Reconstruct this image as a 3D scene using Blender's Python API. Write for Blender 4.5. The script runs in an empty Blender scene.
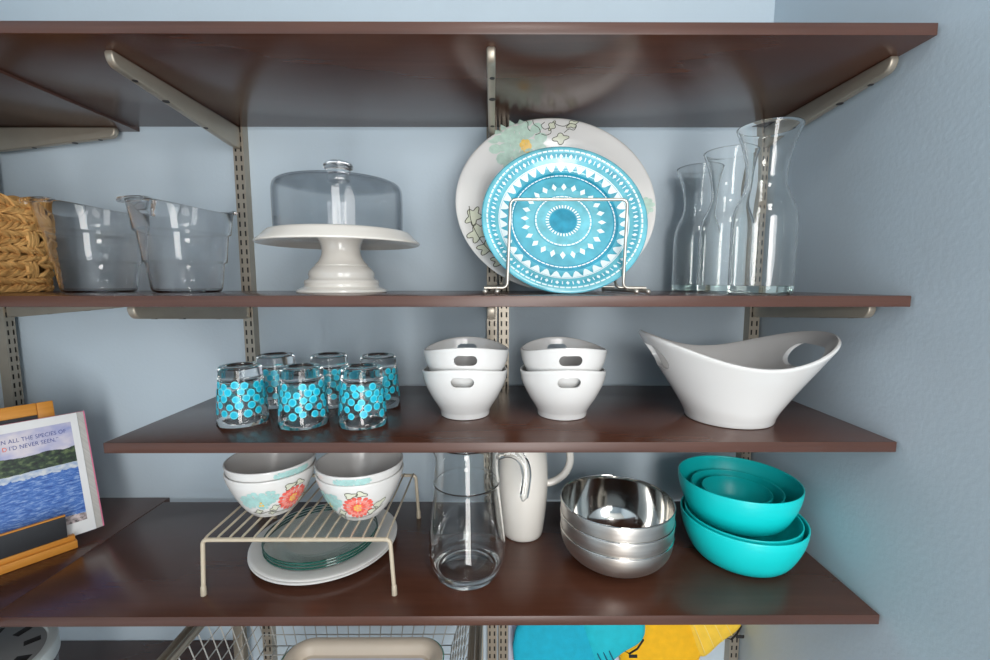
import bpy, bmesh, math, random
from mathutils import Vector, Matrix
PI = math.pi
random.seed(7)
scene = bpy.context.scene
COL = scene.collection
CZ = 1.5                                   # camera height above the floor

# ------------------------------------------------------------------ camera
cam = bpy.data.cameras.new('camera')
cam.lens = 447.18 / 990 * 36.0
cam.sensor_width = 36.0
cam.sensor_fit = 'HORIZONTAL'
cam.clip_start = 0.01
camo = bpy.data.objects.new('camera', cam)
COL.objects.link(camo)
camo.location = (0, -0.84887, CZ)
camo.rotation_euler = (PI / 2 - 0.107, 0, -0.00395)
scene.camera = camo

# ------------------------------------------------------------------ world, lamps, exposure
world = bpy.data.worlds.new('world')
scene.world = world
world.use_nodes = True
wb = world.node_tree.nodes['Background']
wb.inputs['Color'].default_value = (0.93, 0.96, 1.0, 1)
wb.inputs['Strength'].default_value = 0.25


def lamp(name, kind, loc, target, energy, color=(1, 1, 1), size=0.3, size_y=None, shape='RECTANGLE'):
    l = bpy.data.lights.new(name, kind)
    l.energy = energy
    l.color = color
    if kind == 'AREA':
        l.shape = shape
        l.size = size
        if size_y:
            l.size_y = size_y
    o = bpy.data.objects.new(name, l)
    COL.objects.link(o)
    o.location = loc
    d = Vector(target) - Vector(loc)
    o.rotation_euler = d.to_track_quat('-Z', 'Y').to_euler()
    return o


# daylight through the open doorway behind the photographer
lamp('doorway_daylight', 'AREA', (0.20, -2.12, 1.15), (-0.45, 0, 1.40), 36, (1.0, 0.99, 0.97), 0.48, 1.9)
# flush ceiling lamp
lamp('ceiling_lamp', 'AREA', (0.16, -1.25, 2.36), (0.0, -1.05, 1.0), 4.5, (1.0, 0.97, 0.93), 0.3, shape='DISK')
# photographer's lamp, on the camera
lamp('camera_flash', 'AREA', (0.36, -1.02, 1.66), (-0.12, 0, 1.46), 2.4, (1.0, 0.98, 0.96), 0.36, shape='DISK')

scene.view_settings.view_transform = 'Standard'
scene.view_settings.look = 'None'
scene.view_settings.gamma = 1
scene.view_settings.use_curve_mapping = False
scene.view_settings.exposure = -0.25
scene.cycles.max_bounces = 20
scene.cycles.transmission_bounces = 18
scene.cycles.glossy_bounces = 8
scene.cycles.diffuse_bounces = 5
scene.cycles.transparent_max_bounces = 16
scene.cycles.blur_glossy = 0.5
scene.cycles.sample_clamp_indirect = 0.0


# ------------------------------------------------------------------ materials
def srgb(r, g, b):
    def f(c):
        c /= 255.0
        return c / 12.92 if c <= 0.04045 else ((c + 0.055) / 1.055) ** 2.4
    return (f(r), f(g), f(b), 1.0)


def newmat(name):
    m = bpy.data.materials.new(name)
    m.use_nodes = True
    nt = m.node_tree
    return m, nt, nt.nodes['Principled BSDF']


def setp(b, **k):
    for n, v in k.items():
        b.inputs[n.replace('_', ' ')].default_value = v


def pmat(name, col, rough=0.5, var=0.06, scale=25.0, bump=0.0, bscale=200.0, metallic=0.0, spec=0.5, coat=0.0, stretch=None):
    """Principled material whose colour varies a little with a noise texture."""
    m, nt, b = newmat(name)
    N, L = nt.nodes, nt.links
    tc = N.new('ShaderNodeTexCoord')
    src = tc.outputs['Object']
    if stretch:
        mp = N.new('ShaderNodeMapping')
        mp.inputs['Scale'].default_value = stretch
        L.new(src, mp.inputs['Vector'])
        src = mp.outputs['Vector']
    no = N.new('ShaderNodeTexNoise')
    no.inputs['Scale'].default_value = scale
    no.inputs['Detail'].default_value = 4
    L.new(src, no.inputs['Vector'])
    cr = N.new('ShaderNodeValToRGB')
    cr.color_ramp.elements[0].position = 0.3
    cr.color_ramp.elements[1].position = 0.7
    cr.color_ramp.elements[0].color = tuple(c * (1 - var) for c in col[:3]) + (1,)
    cr.color_ramp.elements[1].color = tuple(min(1, c * (1 + var)) for c in col[:3]) + (1,)
    L.new(no.outputs['Fac'], cr.inputs['Fac'])
    L.new(cr.outputs['Color'], b.inputs['Base Color'])
    setp(b, Roughness=rough, Metallic=metallic)
    b.inputs['Specular IOR Level'].default_value = spec
    if coat:
        b.inputs['Coat Weight'].default_value = coat
        b.inputs['Coat Roughness'].default_value = 0.08
    if bump:
        n2 = N.new('ShaderNodeTexNoise')
        n2.inputs['Scale'].default_value = bscale
        n2.inputs['Detail'].default_value = 3
        L.new(src, n2.inputs['Vector'])
        bp = N.new('ShaderNodeBump')
        bp.inputs['Strength'].default_value = bump
        bp.inputs['Distance'].default_value = 0.002
        L.new(n2.outputs['Fac'], bp.inputs['Height'])
        L.new(bp.outputs['Normal'], b.inputs['Normal'])
    return m


def glassmat(name, col=(1, 1, 1, 1), rough=0.0, ior=1.41):
    m, nt, b = newmat(name)
    N, L = nt.nodes, nt.links
    no = N.new('ShaderNodeTexNoise')
    no.inputs['Scale'].default_value = 8
    cr = N.new('ShaderNodeValToRGB')
    cr.color_ramp.elements[0].color = tuple(c * 0.985 for c in col[:3]) + (1,)
    cr.color_ramp.elements[1].color = col
    L.new(no.outputs['Fac'], cr.inputs['Fac'])
    L.new(cr.outputs['Color'], b.inputs['Base Color'])
    b.inputs['Transmission Weight'].default_value = 1.0
    b.inputs['Roughness'].default_value = rough
    b.inputs['IOR'].default_value = ior
    return m


def thinglass(name, tint, edge, ior=1.5, rough=0.02):
    """Thin clear wall: passes light straight through, mirrors by Fresnel, absorbs more where it is crossed at a slant."""
    m = bpy.data.materials.new(name)
    m.use_nodes = True
    nt = m.node_tree
    N, L = nt.nodes, nt.links
    N.remove(N['Principled BSDF'])
    out = N['Material Output']
    lw = N.new('ShaderNodeLayerWeight')
    lw.inputs['Blend'].default_value = 0.5
    cr = N.new('ShaderNodeValToRGB')
    cr.color_ramp.elements[0].position = 0.55
    cr.color_ramp.elements[0].color = tint
    cr.color_ramp.elements[1].position = 1.0
    cr.color_ramp.elements[1].color = edge
    L.new(lw.outputs['Facing'], cr.inputs['Fac'])
    tr = N.new('ShaderNodeBsdfTransparent')
    L.new(cr.outputs['Color'], tr.inputs['Color'])
    gl = N.new('ShaderNodeBsdfGlossy')
    gl.inputs['Roughness'].default_value = rough
    f0 = ((ior - 1) / (ior + 1)) ** 2
    pw = N.new('ShaderNodeMath')
    pw.operation = 'POWER'
    pw.inputs[1].default_value = 5
    L.new(lw.outputs['Facing'], pw.inputs[0])
    fr = N.new('ShaderNodeMapRange')
    fr.inputs['To Min'].default_value = f0
    fr.inputs['To Max'].default_value = 0.9
    L.new(pw.outputs[0], fr.inputs['Value'])
    no = N.new('ShaderNodeTexNoise')
    no.inputs['Scale'].default_value = 9
    bp = N.new('ShaderNodeBump')
    bp.inputs['Strength'].default_value = 0.05
    bp.inputs['Distance'].default_value = 0.004
    L.new(no.outputs['Fac'], bp.inputs['Height'])
    L.new(bp.outputs['Normal'], gl.inputs['Normal'])
    mx = N.new('ShaderNodeMixShader')
    L.new(fr.outputs['Result'], mx.inputs['Fac'])
    L.new(tr.outputs['BSDF'], mx.inputs[1])
    L.new(gl.outputs['BSDF'], mx.inputs[2])
    L.new(mx.outputs['Shader'], out.inputs['Surface'])
    return m


def woodmat(name, c0, c1, rough, grain=(2.2, 26, 26), spec=0.5, scale=1.6):
    m, nt, b = newmat(name)
    N, L = nt.nodes, nt.links
    tc = N.new('ShaderNodeTexCoord')
    mp = N.new('ShaderNodeMapping')
    mp.inputs['Scale'].default_value = grain
    L.new(tc.outputs['Object'], mp.inputs['Vector'])
    n1 = N.new('ShaderNodeTexNoise')
    n1.inputs['Scale'].default_value = scale
    n1.inputs['Detail'].default_value = 8
    n1.inputs['Roughness'].default_value = 0.65
    L.new(mp.outputs['Vector'], n1.inputs['Vector'])
    n2 = N.new('ShaderNodeTexNoise')
    n2.inputs['Scale'].default_value = 5.0
    n2.inputs['Detail'].default_value = 2
    L.new(tc.outputs['Object'], n2.inputs['Vector'])
    mx = N.new('ShaderNodeMath')
    mx.operation = 'MULTIPLY_ADD'
    mx.inputs[1].default_value = 0.45
    L.new(n2.outputs['Fac'], mx.inputs[0])
    ml = N.new('ShaderNodeMath')
    ml.operation = 'MULTIPLY'
    ml.inputs[1].default_value = 0.55
    L.new(n1.outputs['Fac'], ml.inputs[0])
    L.new(ml.outputs[0], mx.inputs[2])
    cr = N.new('ShaderNodeValToRGB')
    cr.color_ramp.elements[0].position = 0.32
    cr.color_ramp.elements[1].position = 0.68
    cr.color_ramp.elements[0].color = c0
    cr.color_ramp.elements[1].color = c1
    L.new(mx.outputs[0], cr.inputs['Fac'])
    L.new(cr.outputs['Color'], b.inputs['Base Color'])
    rr = N.new('ShaderNodeMapRange')
    rr.inputs['To Min'].default_value = rough - 0.02
    rr.inputs['To Max'].default_value = rough + 0.02
    L.new(n1.outputs['Fac'], rr.inputs['Value'])
    L.new(rr.outputs['Result'], b.inputs['Roughness'])
    b.inputs['Specular IOR Level'].default_value = spec
    return m


M = {}
M['wall'] = pmat('blue_grey_wall_paint', srgb(190, 204, 214), 0.55, 0.03, 3.0, 0.12, 160.0, spec=0.35)
M['ceiling'] = pmat('ceiling_paint', srgb(225, 225, 222), 0.8, 0.02, 4)
M['floor'] = woodmat('floor_boards', srgb(120, 95, 75), srgb(150, 122, 98), 0.45, (2, 20, 2))
M['shelf'] = woodmat('walnut_laminate', srgb(64, 36, 26), srgb(88, 53, 39), 0.23, spec=0.5)
M['edge'] = woodmat('walnut_edge_band', srgb(66, 42, 35), srgb(92, 62, 52), 0.35, (1.2, 60, 90))
M['nickel'] = pmat('satin_nickel', srgb(166, 157, 143), 0.38, 0.04, 40, metallic=0.55)
M['dark'] = pmat('recess_shade', srgb(38, 36, 36), 0.6, 0.05)  # near-black colour standing in for shade in slots and holes
M['ceramic'] = pmat('white_ceramic', srgb(224, 223, 221), 0.16, 0.01, 10, coat=0.3)
M['ivory'] = pmat('ivory_ceramic', srgb(228, 223, 215), 0.18, 0.02, 10, coat=0.3)
M['stone'] = pmat('white_stoneware', srgb(224, 222, 219), 0.2, 0.02, 12, coat=0.2)
M['glass'] = glassmat('clear_glass', (0.985, 0.995, 0.99, 1))
M['gglass'] = glassmat('green_tinged_glass', (0.86, 0.97, 0.93, 1))
M['acrylic'] = glassmat('clear_acrylic', (0.99, 0.994, 1, 1), 0.0, 1.34)
M['smoke'] = thinglass('smoky_clear_plastic', (0.950, 0.953, 0.956, 1), (0.60, 0.63, 0.66, 1), 1.4)
M['smoke_solid'] = glassmat('smoky_solid_plastic', (0.86, 0.88, 0.90, 1), 0.0, 1.4)
M['green_glass'] = thinglass('sea_green_glass', (0.994, 0.999, 0.996, 1), (0.86, 0.93, 0.89, 1), 1.3)
M['green_edge'] = pmat('deep_green_glass_edge', srgb(10, 78, 66), 0.08, 0.1, 20, coat=0.5)
M['steel_in'] = pmat('mirror_steel', srgb(212, 210, 206), 0.09, 0.03, 6, metallic=1.0)
M['steel_out'] = pmat('brushed_steel', srgb(214, 210, 205), 0.38, 0.08, 4, 0.05, 6, metallic=1.0, stretch=(1, 1, 60))
M['teal'] = pmat('teal_plastic', srgb(14, 208, 208), 0.38, 0.03, 10)
M['cream_wire'] = pmat('cream_coated_wire', srgb(188, 175, 154), 0.35, 0.04, 50)
M['wire'] = pmat('nickel_wire', srgb(196, 190, 180), 0.28, 0.03, 50, metallic=0.75)
M['grey_wire'] = pmat('grey_coated_wire', srgb(182, 180, 174), 0.4, 0.03, 50)
M['turq'] = pmat('turquoise_glaze', srgb(84, 170, 190), 0.2, 0.22, 38, coat=0.5)
M['turq_dark'] = pmat('deep_turquoise_glaze', srgb(40, 144, 172), 0.2, 0.25, 60, coat=0.5)
M['turq_light'] = pmat('light_turquoise_glaze', srgb(112, 188, 202), 0.2, 0.2, 45, coat=0.5)
M['pattern_white'] = pmat('white_glaze_motif', srgb(232, 244, 246), 0.22, 0.03, 60)
M['dot'] = pmat('turquoise_dot_print', srgb(8, 176, 206), 0.35, 0.08, 90)
M['dot_ring'] = pmat('pale_turquoise_ring_print', srgb(90, 214, 230), 0.35, 0.05, 90)
M['coral'] = pmat('coral_print', srgb(236, 104, 92), 0.3, 0.1, 160)
M['coral_light'] = pmat('light_coral_print', srgb(244, 150, 138), 0.3, 0.1, 160)
M['yellow_print'] = pmat('yellow_print', srgb(240, 196, 96), 0.3, 0.1, 160)
M['aqua_print'] = pmat('aqua_print', srgb(166, 206, 202), 0.3, 0.12, 160)
M['sage_print'] = pmat('sage_print', srgb(186, 210, 196), 0.3, 0.12, 120)
M['leaf_print'] = pmat('pale_leaf_print', srgb(214, 216, 196), 0.3, 0.06, 120)
M['ink'] = pmat('dark_line_print', srgb(66, 66, 52), 0.4, 0.1, 120)
M['straw'] = woodmat('dry_seagrass', srgb(150, 96, 44), srgb(232, 184, 116), 0.7, (30, 30, 30), 0.2, 2.0)
M['honey'] = woodmat('honey_wood', srgb(196, 122, 40), srgb(226, 160, 74), 0.4, (4, 50, 50))
M['chalk'] = pmat('black_board', srgb(46, 48, 52), 0.55, 0.08, 30)
M['paper'] = pmat('white_paper', srgb(226, 226, 226), 0.6, 0.01, 20)
M['pages'] = pmat('page_block', srgb(206, 202, 196), 0.7, 0.1, 4, stretch=(1, 300, 1))
M['pink'] = pmat('pink_cover', srgb(222, 120, 152), 0.5, 0.05, 20)
M['ink_blue'] = pmat('blue_lettering', srgb(62, 74, 140), 0.6, 0.03)
M['ink_orange'] = pmat('orange_lettering', srgb(232, 90, 40), 0.6, 0.03)
M['mitt_teal'] = pmat('teal_cotton', srgb(10, 172, 200), 0.8, 0.08, 60, 0.3, 500)
M['mitt_yellow'] = pmat('yellow_cotton', srgb(246, 186, 20), 0.8, 0.06, 60, 0.3, 500)
M['mitt_teal_cuff'] = pmat('bright_teal_cotton', srgb(22, 190, 206), 0.75, 0.06, 60, 0.3, 500)
M['mitt_yellow_cuff'] = pmat('light_yellow_cotton', srgb(248, 204, 64), 0.75, 0.06, 60, 0.3, 500)
M['stitch_teal'] = pmat('dark_teal_stitching', srgb(6, 84, 110), 0.8, 0.05)
M['stitch_yellow'] = pmat('pale_yellow_stitching', srgb(250, 222, 120), 0.8, 0.05)
M['black'] = pmat('black_webbing', srgb(24, 24, 26), 0.7, 0.1, 200)
M['panel'] = pmat('pale_lavender_board', srgb(216, 220, 238), 0.6, 0.02, 8)
M['taupe'] = pmat('taupe_plastic', srgb(222, 206, 186), 0.42, 0.03, 14)
M['lav'] = pmat('pale_tray_floor', srgb(222, 222, 234), 0.5, 0.02, 14)
M['tray_green'] = pmat('green_tray_edge', srgb(60, 150, 120), 0.3, 0.05, 14)
M['grey_lid'] = pmat('grey_plastic_lid', srgb(150, 152, 152), 0.45, 0.03, 20)
M['frost'] = pmat('frosted_white_plastic', srgb(212, 220, 220), 0.35, 0.03, 20)


# ------------------------------------------------------------------ helpers
def obj(name, bm, mats, parent=None, smooth=True, angle=40.0):
    me = bpy.data.meshes.new(name)
    bmesh.ops.recalc_face_normals(bm, faces=bm.faces)
    bm.to_mesh(me)
    bm.free()
    if not isinstance(mats, (list, tuple)):
        mats = [mats]
    for m in mats:
        me.materials.append(M[m] if isinstance(m, str) else m)
    if smooth:
        me.polygons.foreach_set('use_smooth', [True] * len(me.polygons))
        me.set_sharp_from_angle(angle=math.radians(angle))
    o = bpy.data.objects.new(name, me)
    COL.objects.link(o)
    if parent:
        o.parent = parent
    return o


def tag(o, label, cat, group=None):
    o['label'] = label
    o['category'] = cat
    if group:
        o['group'] = group
    return o


def thing(name, label, cat, loc=(0, 0, 0), rot=(0, 0, 0), group=None):
    o = bpy.data.objects.new(name, None)
    o.empty_display_size = 0.02
    COL.objects.link(o)
    o.location = loc
    o.rotation_euler = rot
    return tag(o, label, cat, group)


def struct(name, bm, mat, smooth=False):
    o = obj(name, bm, mat, smooth=smooth)
    o['kind'] = 'structure'
    return o


def dup(root, loc, rot=None, label=None, group=None):
    r = root.copy()
    COL.objects.link(r)
    r.location = loc
    if rot is not None:
        r.rotation_euler = rot
    if label:
        r['label'] = label
    if group:
        r['group'] = group
    for ch in list(root.children):
        c = ch.copy()
        COL.objects.link(c)
        c.parent = r
        for g in list(ch.children):
            d = g.copy()
            COL.objects.link(d)
            d.parent = c
    return r


def add_box(bm, lo, hi, mat=0, bevel=0.0, seg=2):
    r = bmesh.ops.create_cube(bm, size=1.0)
    vs = r['verts']
    for v in vs:
        v.co = Vector([lo[i] + (v.co[i] + 0.5) * (hi[i] - lo[i]) for i in range(3)])
    fs = set(f for v in vs for f in v.link_faces)
    for f in fs:
        f.material_index = mat
    if bevel:
        es = list(set(e for v in vs for e in v.link_edges))
        bmesh.ops.bevel(bm, geom=es, offset=bevel, segments=seg, profile=0.5, affect='EDGES', clamp_overlap=True)
    return vs


def spline(pts, k=6):
    """Catmull-Rom through 2D or 3D points."""
    P = [Vector(p) for p in pts]
    out = []
    for i in range(len(P) - 1):
        p0 = P[i - 1] if i else P[0] * 2 - P[1]
        p1, p2 = P[i], P[i + 1]
        p3 = P[i + 2] if i + 2 < len(P) else P[-1] * 2 - P[-2]
        for j in range(k):
            t = j / k
            out.append(0.5 * ((2 * p1) + (p2 - p0) * t + (2 * p0 - 5 * p1 + 4 * p2 - p3) * t * t
                              + (3 * p1 - p0 - 3 * p2 + p3) * t ** 3))
    out.append(P[-1])
    return out


def add_tube(bm, pts, rad, n=10, mat=0, closed=False, cap=True, radii=None):
    P = [Vector(p) for p in pts]
    rings = []
    up = None
    for i, p in enumerate(P):
        if closed:
            t = (P[(i + 1) % len(P)] - P[i - 1])
        else:
            t = (P[min(i + 1, len(P) - 1)] - P[max(i - 1, 0)])
        t.normalize()
        if up is None:
            up = Vector((0, 0, 1)) if abs(t.z) < 0.9 else Vector((1, 0, 0))
        a = up - t * up.dot(t)
        if a.length < 1e-5:
            a = t.orthogonal()
        a.normalize()
        up = a
        b = t.cross(a)
        rr = radii[i] if radii else rad
        rings.append([bm.verts.new(p + (a * math.cos(2 * PI * j / n) + b * math.sin(2 * PI * j / n)) * rr) for j in range(n)])
    m = len(rings)
    for i in range(m if closed else m - 1):
        A, B = rings[i], rings[(i + 1) % m]
        for j in range(n):
            f = bm.faces.new((A[j], A[(j + 1) % n], B[(j + 1) % n], B[j]))
            f.material_index = mat
    if cap and not closed:
        for R in (rings[0], rings[-1]):
            try:
                bm.faces.new(R).material_index = mat
            except ValueError:
                pass


def rounded(pts, r=0.006, k=5):
    """Polyline with its inner corners rounded."""
    P = [Vector(p) for p in pts]
    out = [P[0]]
    for i in range(1, len(P) - 1):
        a, b = P[i - 1] - P[i], P[i + 1] - P[i]
        d = min(r, a.length * 0.45, b.length * 0.45)
        A, B = P[i] + a.normalized() * d, P[i] + b.normalized() * d
        for j in range(k + 1):
            t = j / k
            out.append(A * (1 - t) ** 2 + P[i] * 2 * t * (1 - t) + B * t * t)
    out.append(P[-1])
    return out


def lathe(bm, prof, n=64, fn=None, mats=None, off=(0, 0, 0)):
    """Surface of revolution; prof = [(r, z)...]; fn(r, z, phi) bends it; mats(i) gives the material of ring i."""
    rings = []
    o = Vector(off)
    for (r, z) in prof:
        if r < 1e-6:
            p = fn(0, z, 0) if fn else (0, 0, z)
            rings.append([bm.verts.new(o + Vector(p))])
        else:
            R = []
            for j in range(n):
                a = 2 * PI * j / n
                p = fn(r, z, a) if fn else (r * math.cos(a), r * math.sin(a), z)
                R.append(bm.verts.new(o + Vector(p)))
            rings.append(R)
    for i in range(len(rings) - 1):
        A, B = rings[i], rings[i + 1]
        mi = mats(i) if mats else 0
        for j in range(n):
            k = (j + 1) % n
            if len(A) == 1 and len(B) == 1:
                continue
            if len(A) == 1:
                f = bm.faces.new((A[0], B[k], B[j]))
            elif len(B) == 1:
                f = bm.faces.new((A[j], A[k], B[0]))
            else:
                f = bm.faces.new((A[j], A[k], B[k], B[j]))
            f.material_index = mi


def shell(outer, t, floor=None):
    """Closed profile for a vessel: outer runs from the axis to the rim; walls t thick, floor thick at the bottom."""
    P = [Vector(p) for p in outer]
    floor = floor or t
    inner = []
    for i, p in enumerate(P):
        a, b = P[max(i - 1, 0)], P[min(i + 1, len(P) - 1)]
        d = (b - a).normalized()
        nrm = Vector((-d.y, d.x))
        inner.append(p + nrm * t)
    zf = P[0].y + floor
    last_r = None
    inn = []
    for q in inner[::-1]:
        if q.y <= zf or q.x <= 1e-4:
            break
        inn.append(q)
    rim_o, rim_i = P[-1], inner[-1]
    mid = (rim_o + rim_i) / 2
    d = (P[-1] - P[-2]).normalized()
    arc = []
    for k in range(1, 4):
        a = PI * k / 4
        arc.append(mid + (rim_o - mid) * math.cos(a) + d * (t / 2) * math.sin(a))
    out = [tuple(p) for p in P] + [tuple(p) for p in arc] + [tuple(p) for p in inn]
    lr, lz = inn[-1]
    out += [(lr * 0.96, zf + (lz - zf) * 0.3), (lr * 0.88, zf), (0.0, zf)]
    return out, len(P)


def poly(bm, pts, mat, centre=None):
    """Small patch as a triangle fan round its centre."""
    V = [bm.verts.new(p) for p in pts]
    c = centre or sum((Vector(p) for p in pts), Vector()) / len(pts)
    cv = bm.verts.new(c)
    for i in range(len(V)):
        f = bm.faces.new((V[i], V[(i + 1) % len(V)], cv))
        f.material_index = mat


def evaluated(o):
    dg = bpy.context.evaluated_depsgraph_get()
    me = bpy.data.meshes.new_from_object(o.evaluated_get(dg))
    old = o.data
    o.modifiers.clear()
    o.data = me
    me.name = old.name
    return o


def cut(o, cutters):
    """Boolean difference, applied; the cutters are thrown away."""
    for c in cutters:
        md = o.modifiers.new('b', 'BOOLEAN')
        md.operation = 'DIFFERENCE'
        md.solver = 'EXACT'
        md.object = c
    bpy.context.view_layer.update()
    evaluated(o)
    for c in cutters:
        bpy.data.objects.remove(c, do_unlink=True)
    o.data.polygons.foreach_set('use_smooth', [True] * len(o.data.polygons))
    o.data.set_sharp_from_angle(angle=math.radians(42))
    return o


def stadium(w, h, n=10):
    """Outline of a rounded slot, w wide and h tall."""
    r = h / 2
    pts = []
    for s, x in ((1, w / 2 - r), (-1, -(w / 2 - r))):
        for k in range(n + 1):
            a = -PI / 2 + PI * k / n
            pts.append((x + s * r * math.cos(a), s * r * math.sin(a)))
    return pts


# levels of the shelf tops above the floor
Z1, Z2, Z3, Z4, Z5 = CZ + .28683, CZ - .01613, CZ - .19504, CZ - .42437, CZ - .7316
TH = 0.0133
XL, XR = -0.912, 0.500          # left and right wall
XE = 0.4955                     # right end of the shelves
XJ = -0.641                     # where the left-hand boards meet the long ones
YF, YB = -0.32, -0.0195         # front and back edges of the long boards
YR = -2.2                       # wall with the doorway, behind the photographer
CH = 2.42

# ------------------------------------------------------------------ setting
bm = bmesh.new(); add_box(bm, (XL - .1, 0, 0), (XR + .1, .1, CH)); struct('wall_back', bm, 'wall')
bm = bmesh.new(); add_box(bm, (XR, YR, 0), (XR + .1, 0, CH)); struct('wall_right', bm, 'wall')
bm = bmesh.new(); add_box(bm, (XL - .1, YR, 0), (XL, 0, CH)); struct('wall_left', bm, 'wall')
bm = bmesh.new()
add_box(bm, (XL - .1, YR - .1, 0), (-0.07, YR, CH)); add_box(bm, (0.47, YR - .1, 0), (XR + .1, YR, CH))
add_box(bm, (-0.07, YR - .1, 2.12), (0.47, YR, CH)); struct('wall_front', bm, 'wall')
bm = bmesh.new(); add_box(bm, (XL - .1, YR - .1, -.05), (XR + .1, .1, 0)); struct('floor', bm, 'floor')
bm = bmesh.new(); add_box(bm, (XL - .1, YR - .1, CH), (XR + .1, .1, CH + .05)); struct('ceiling', bm, 'ceiling')


# ------------------------------------------------------------------ shelf boards
def board(label, lo, hi, group=None):
    b = bmesh.new()
    add_box(b, lo, hi, 0, 0.0008, 2)
    for f in b.faces:
        if abs(f.normal.z) < 0.5:
            f.material_index = 1
    ox, oy, oz = (lo[0] + hi[0]) / 2, (lo[1] + hi[1]) / 2, lo[2]
    for v in b.verts:
        v.co -= Vector((ox, oy, oz))
    o = obj('shelf_board', b, ['shelf', 'edge'])
    o.location = (ox, oy, oz)
    return tag(o, label, 'shelf')


board('top long dark walnut shelf board, seen from below across the top of the photo', (XJ + .0012, YF, Z1 - TH), (XE, YB, Z1))
board('long walnut shelf board at eye level carrying cake stand, plates and carafes', (XJ + .0012, YF, Z2 - TH), (XE, YB, Z2))
board('shorter walnut shelf board carrying dotted tumblers and white handled bowls', (-.4757, YF, Z3 - TH), (XE, YB, Z3))
board('lowest long walnut shelf board carrying wire rack, pitchers and mixing bowls', (XJ + .0012, YF, Z4 - TH), (XE, YB, Z4))
board('top left-hand walnut shelf board along the left wall, seen from below', (XL + .001, -.78, Z1 - TH - .0028), (XJ, -.001, Z1 - .0028))
board('left-hand walnut shelf board under the woven basket', (XL + .001, -.70, Z2 - TH), (XJ, -.001, Z2))
board('left-hand walnut shelf board under the book stand', (XL + .001, -.70, Z4 - TH), (XJ, -.001, Z4))
board('dark shelf board low in the left corner beside the grey-lidded container', (XL + .001, -.42, Z5 - TH), (-.514, -.001, Z5))


# ------------------------------------------------------------------ slotted uprights and brackets
def make_upright(label, z0, z1, loc, rotz=0, group=None):
    """Channel with two columns of slots, front face at local y = -0.0185."""
    w, d = 0.0186, 0.0185
    b = bmesh.new()
    xs = [-w / 2, -.0062, -.0032, .0032, .0062, w / 2]
    pitch, sl = 0.0165, 0.0095
    zs = [z0]
    z = z0 + .012
    while z + sl < z1 - .004:
        zs += [z, z + sl]
        z += pitch
    zs.append(z1)
    grid = [[b.verts.new((x, -d, z)) for x in xs] for z in zs]
    for i in range(len(zs) - 1):
        for j in range(5):
            if i % 2 == 1 and j in (1, 3):
                continue
            b.faces.new((grid[i][j], grid[i][j + 1], grid[i + 1][j + 1], grid[i + 1][j]))
    for s in (0, -1):
        x = xs[s]
        a = [b.verts.new((x, 0, z)) for z in zs]
        for i in range(len(zs) - 1):
            b.faces.new((a[i], a[i + 1], grid[i + 1][s], grid[i][s]))
    # dark sheet inside the channel, standing in for shade behind the slots
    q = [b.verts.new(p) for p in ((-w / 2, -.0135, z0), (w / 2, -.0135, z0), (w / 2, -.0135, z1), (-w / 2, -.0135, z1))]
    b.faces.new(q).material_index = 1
    q = [b.verts.new(p) for p in ((-w / 2, 0, z1), (w / 2, 0, z1), (w / 2, -d, z1), (-w / 2, -d, z1))]
    b.faces.new(q)
    o = obj('slotted_upright', b, ['nickel', 'dark'], smooth=False)
    o.location = loc
    o.rotation_euler = (0, 0, rotz)
    return tag(o, label, 'shelf upright', group)


UZ0, UZ1 = 0.35, Z1 + .005
make_upright('slotted metal upright on the back wall beside the cake stand', UZ0, UZ1, (-.4555, 0, 0))
make_upright('left of the two slotted uprights side by side behind the plates', UZ0, UZ1, (-.0024, 0, 0))
make_upright('right of the two slotted uprights side by side behind the plates', UZ0, UZ1, (.0200, 0, 0))
make_upright('slotted metal upright in the right corner behind the carafes', UZ0, UZ1, (.4880, 0, 0))
make_upright('slotted metal upright on the left wall above the book stand', Z4 + .001, UZ1, (XL, -.022, 0), PI / 2)


def make_bracket(label, length, root_h, loc, rotz=0, tip_h=.0175):
    """Tapered bracket: top at local z = 0, running along local -y from the upright."""
    r = thing('shelf_bracket', label, 'bracket', loc, (0, 0, rotz))
    w = 0.0105
    b = bmesh.new()
    out = [(0, 0), (length - .002, 0)]
    for k in range(7):
        a = PI / 2 * k / 6
        out.append((length - .012 + .012 * math.cos(a), -.003 - (tip_h - .003) * math.sin(a)))
    out += [(.022, -root_h), (0, -root_h)]
    L_ = [b.verts.new((-w / 2, -s, z)) for s, z in out]
    R_ = [b.verts.new((w / 2, -s, z)) for s, z in out]
    b.faces.new(L_)
    b.faces.new(R_[::-1])
    for i in range(len(out)):
        j = (i + 1) % len(out)
        b.faces.new((L_[i], R_[i], R_[j], L_[j]))
    bmesh.ops.recalc_face_normals(b, faces=b.faces)
    es = [e for e in b.edges if abs(e.verts[0].co.x - e.verts[1].co.x) < 1e-6 and e.calc_length() > .0005]
    bmesh.ops.bevel(b, geom=es, offset=.0022, segments=3, profile=.5, affect='EDGES', clamp_overlap=True)
    obj('arm', b, 'nickel', r)
    slope = (root_h - tip_h) / (length - .012 - .022)
    for f in (.34, .66, .86):
        s = length * f
        zb = -root_h + (s - .022) * slope
        b = bmesh.new()
        m = Matrix.Translation((.0012, -s, zb + .0014)) @ Matrix.Rotation(-math.atan(slope), 4, 'X')
        bmesh.ops.create_cone(b, cap_ends=True, segments=14, radius1=.0034 if f != .66 else .0046, radius2=.0030, depth=.0034, matrix=m)
        obj('screw_hole', b, 'dark', r)  # dark plug painted in for the shade of an empty screw hole
    return r


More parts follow.
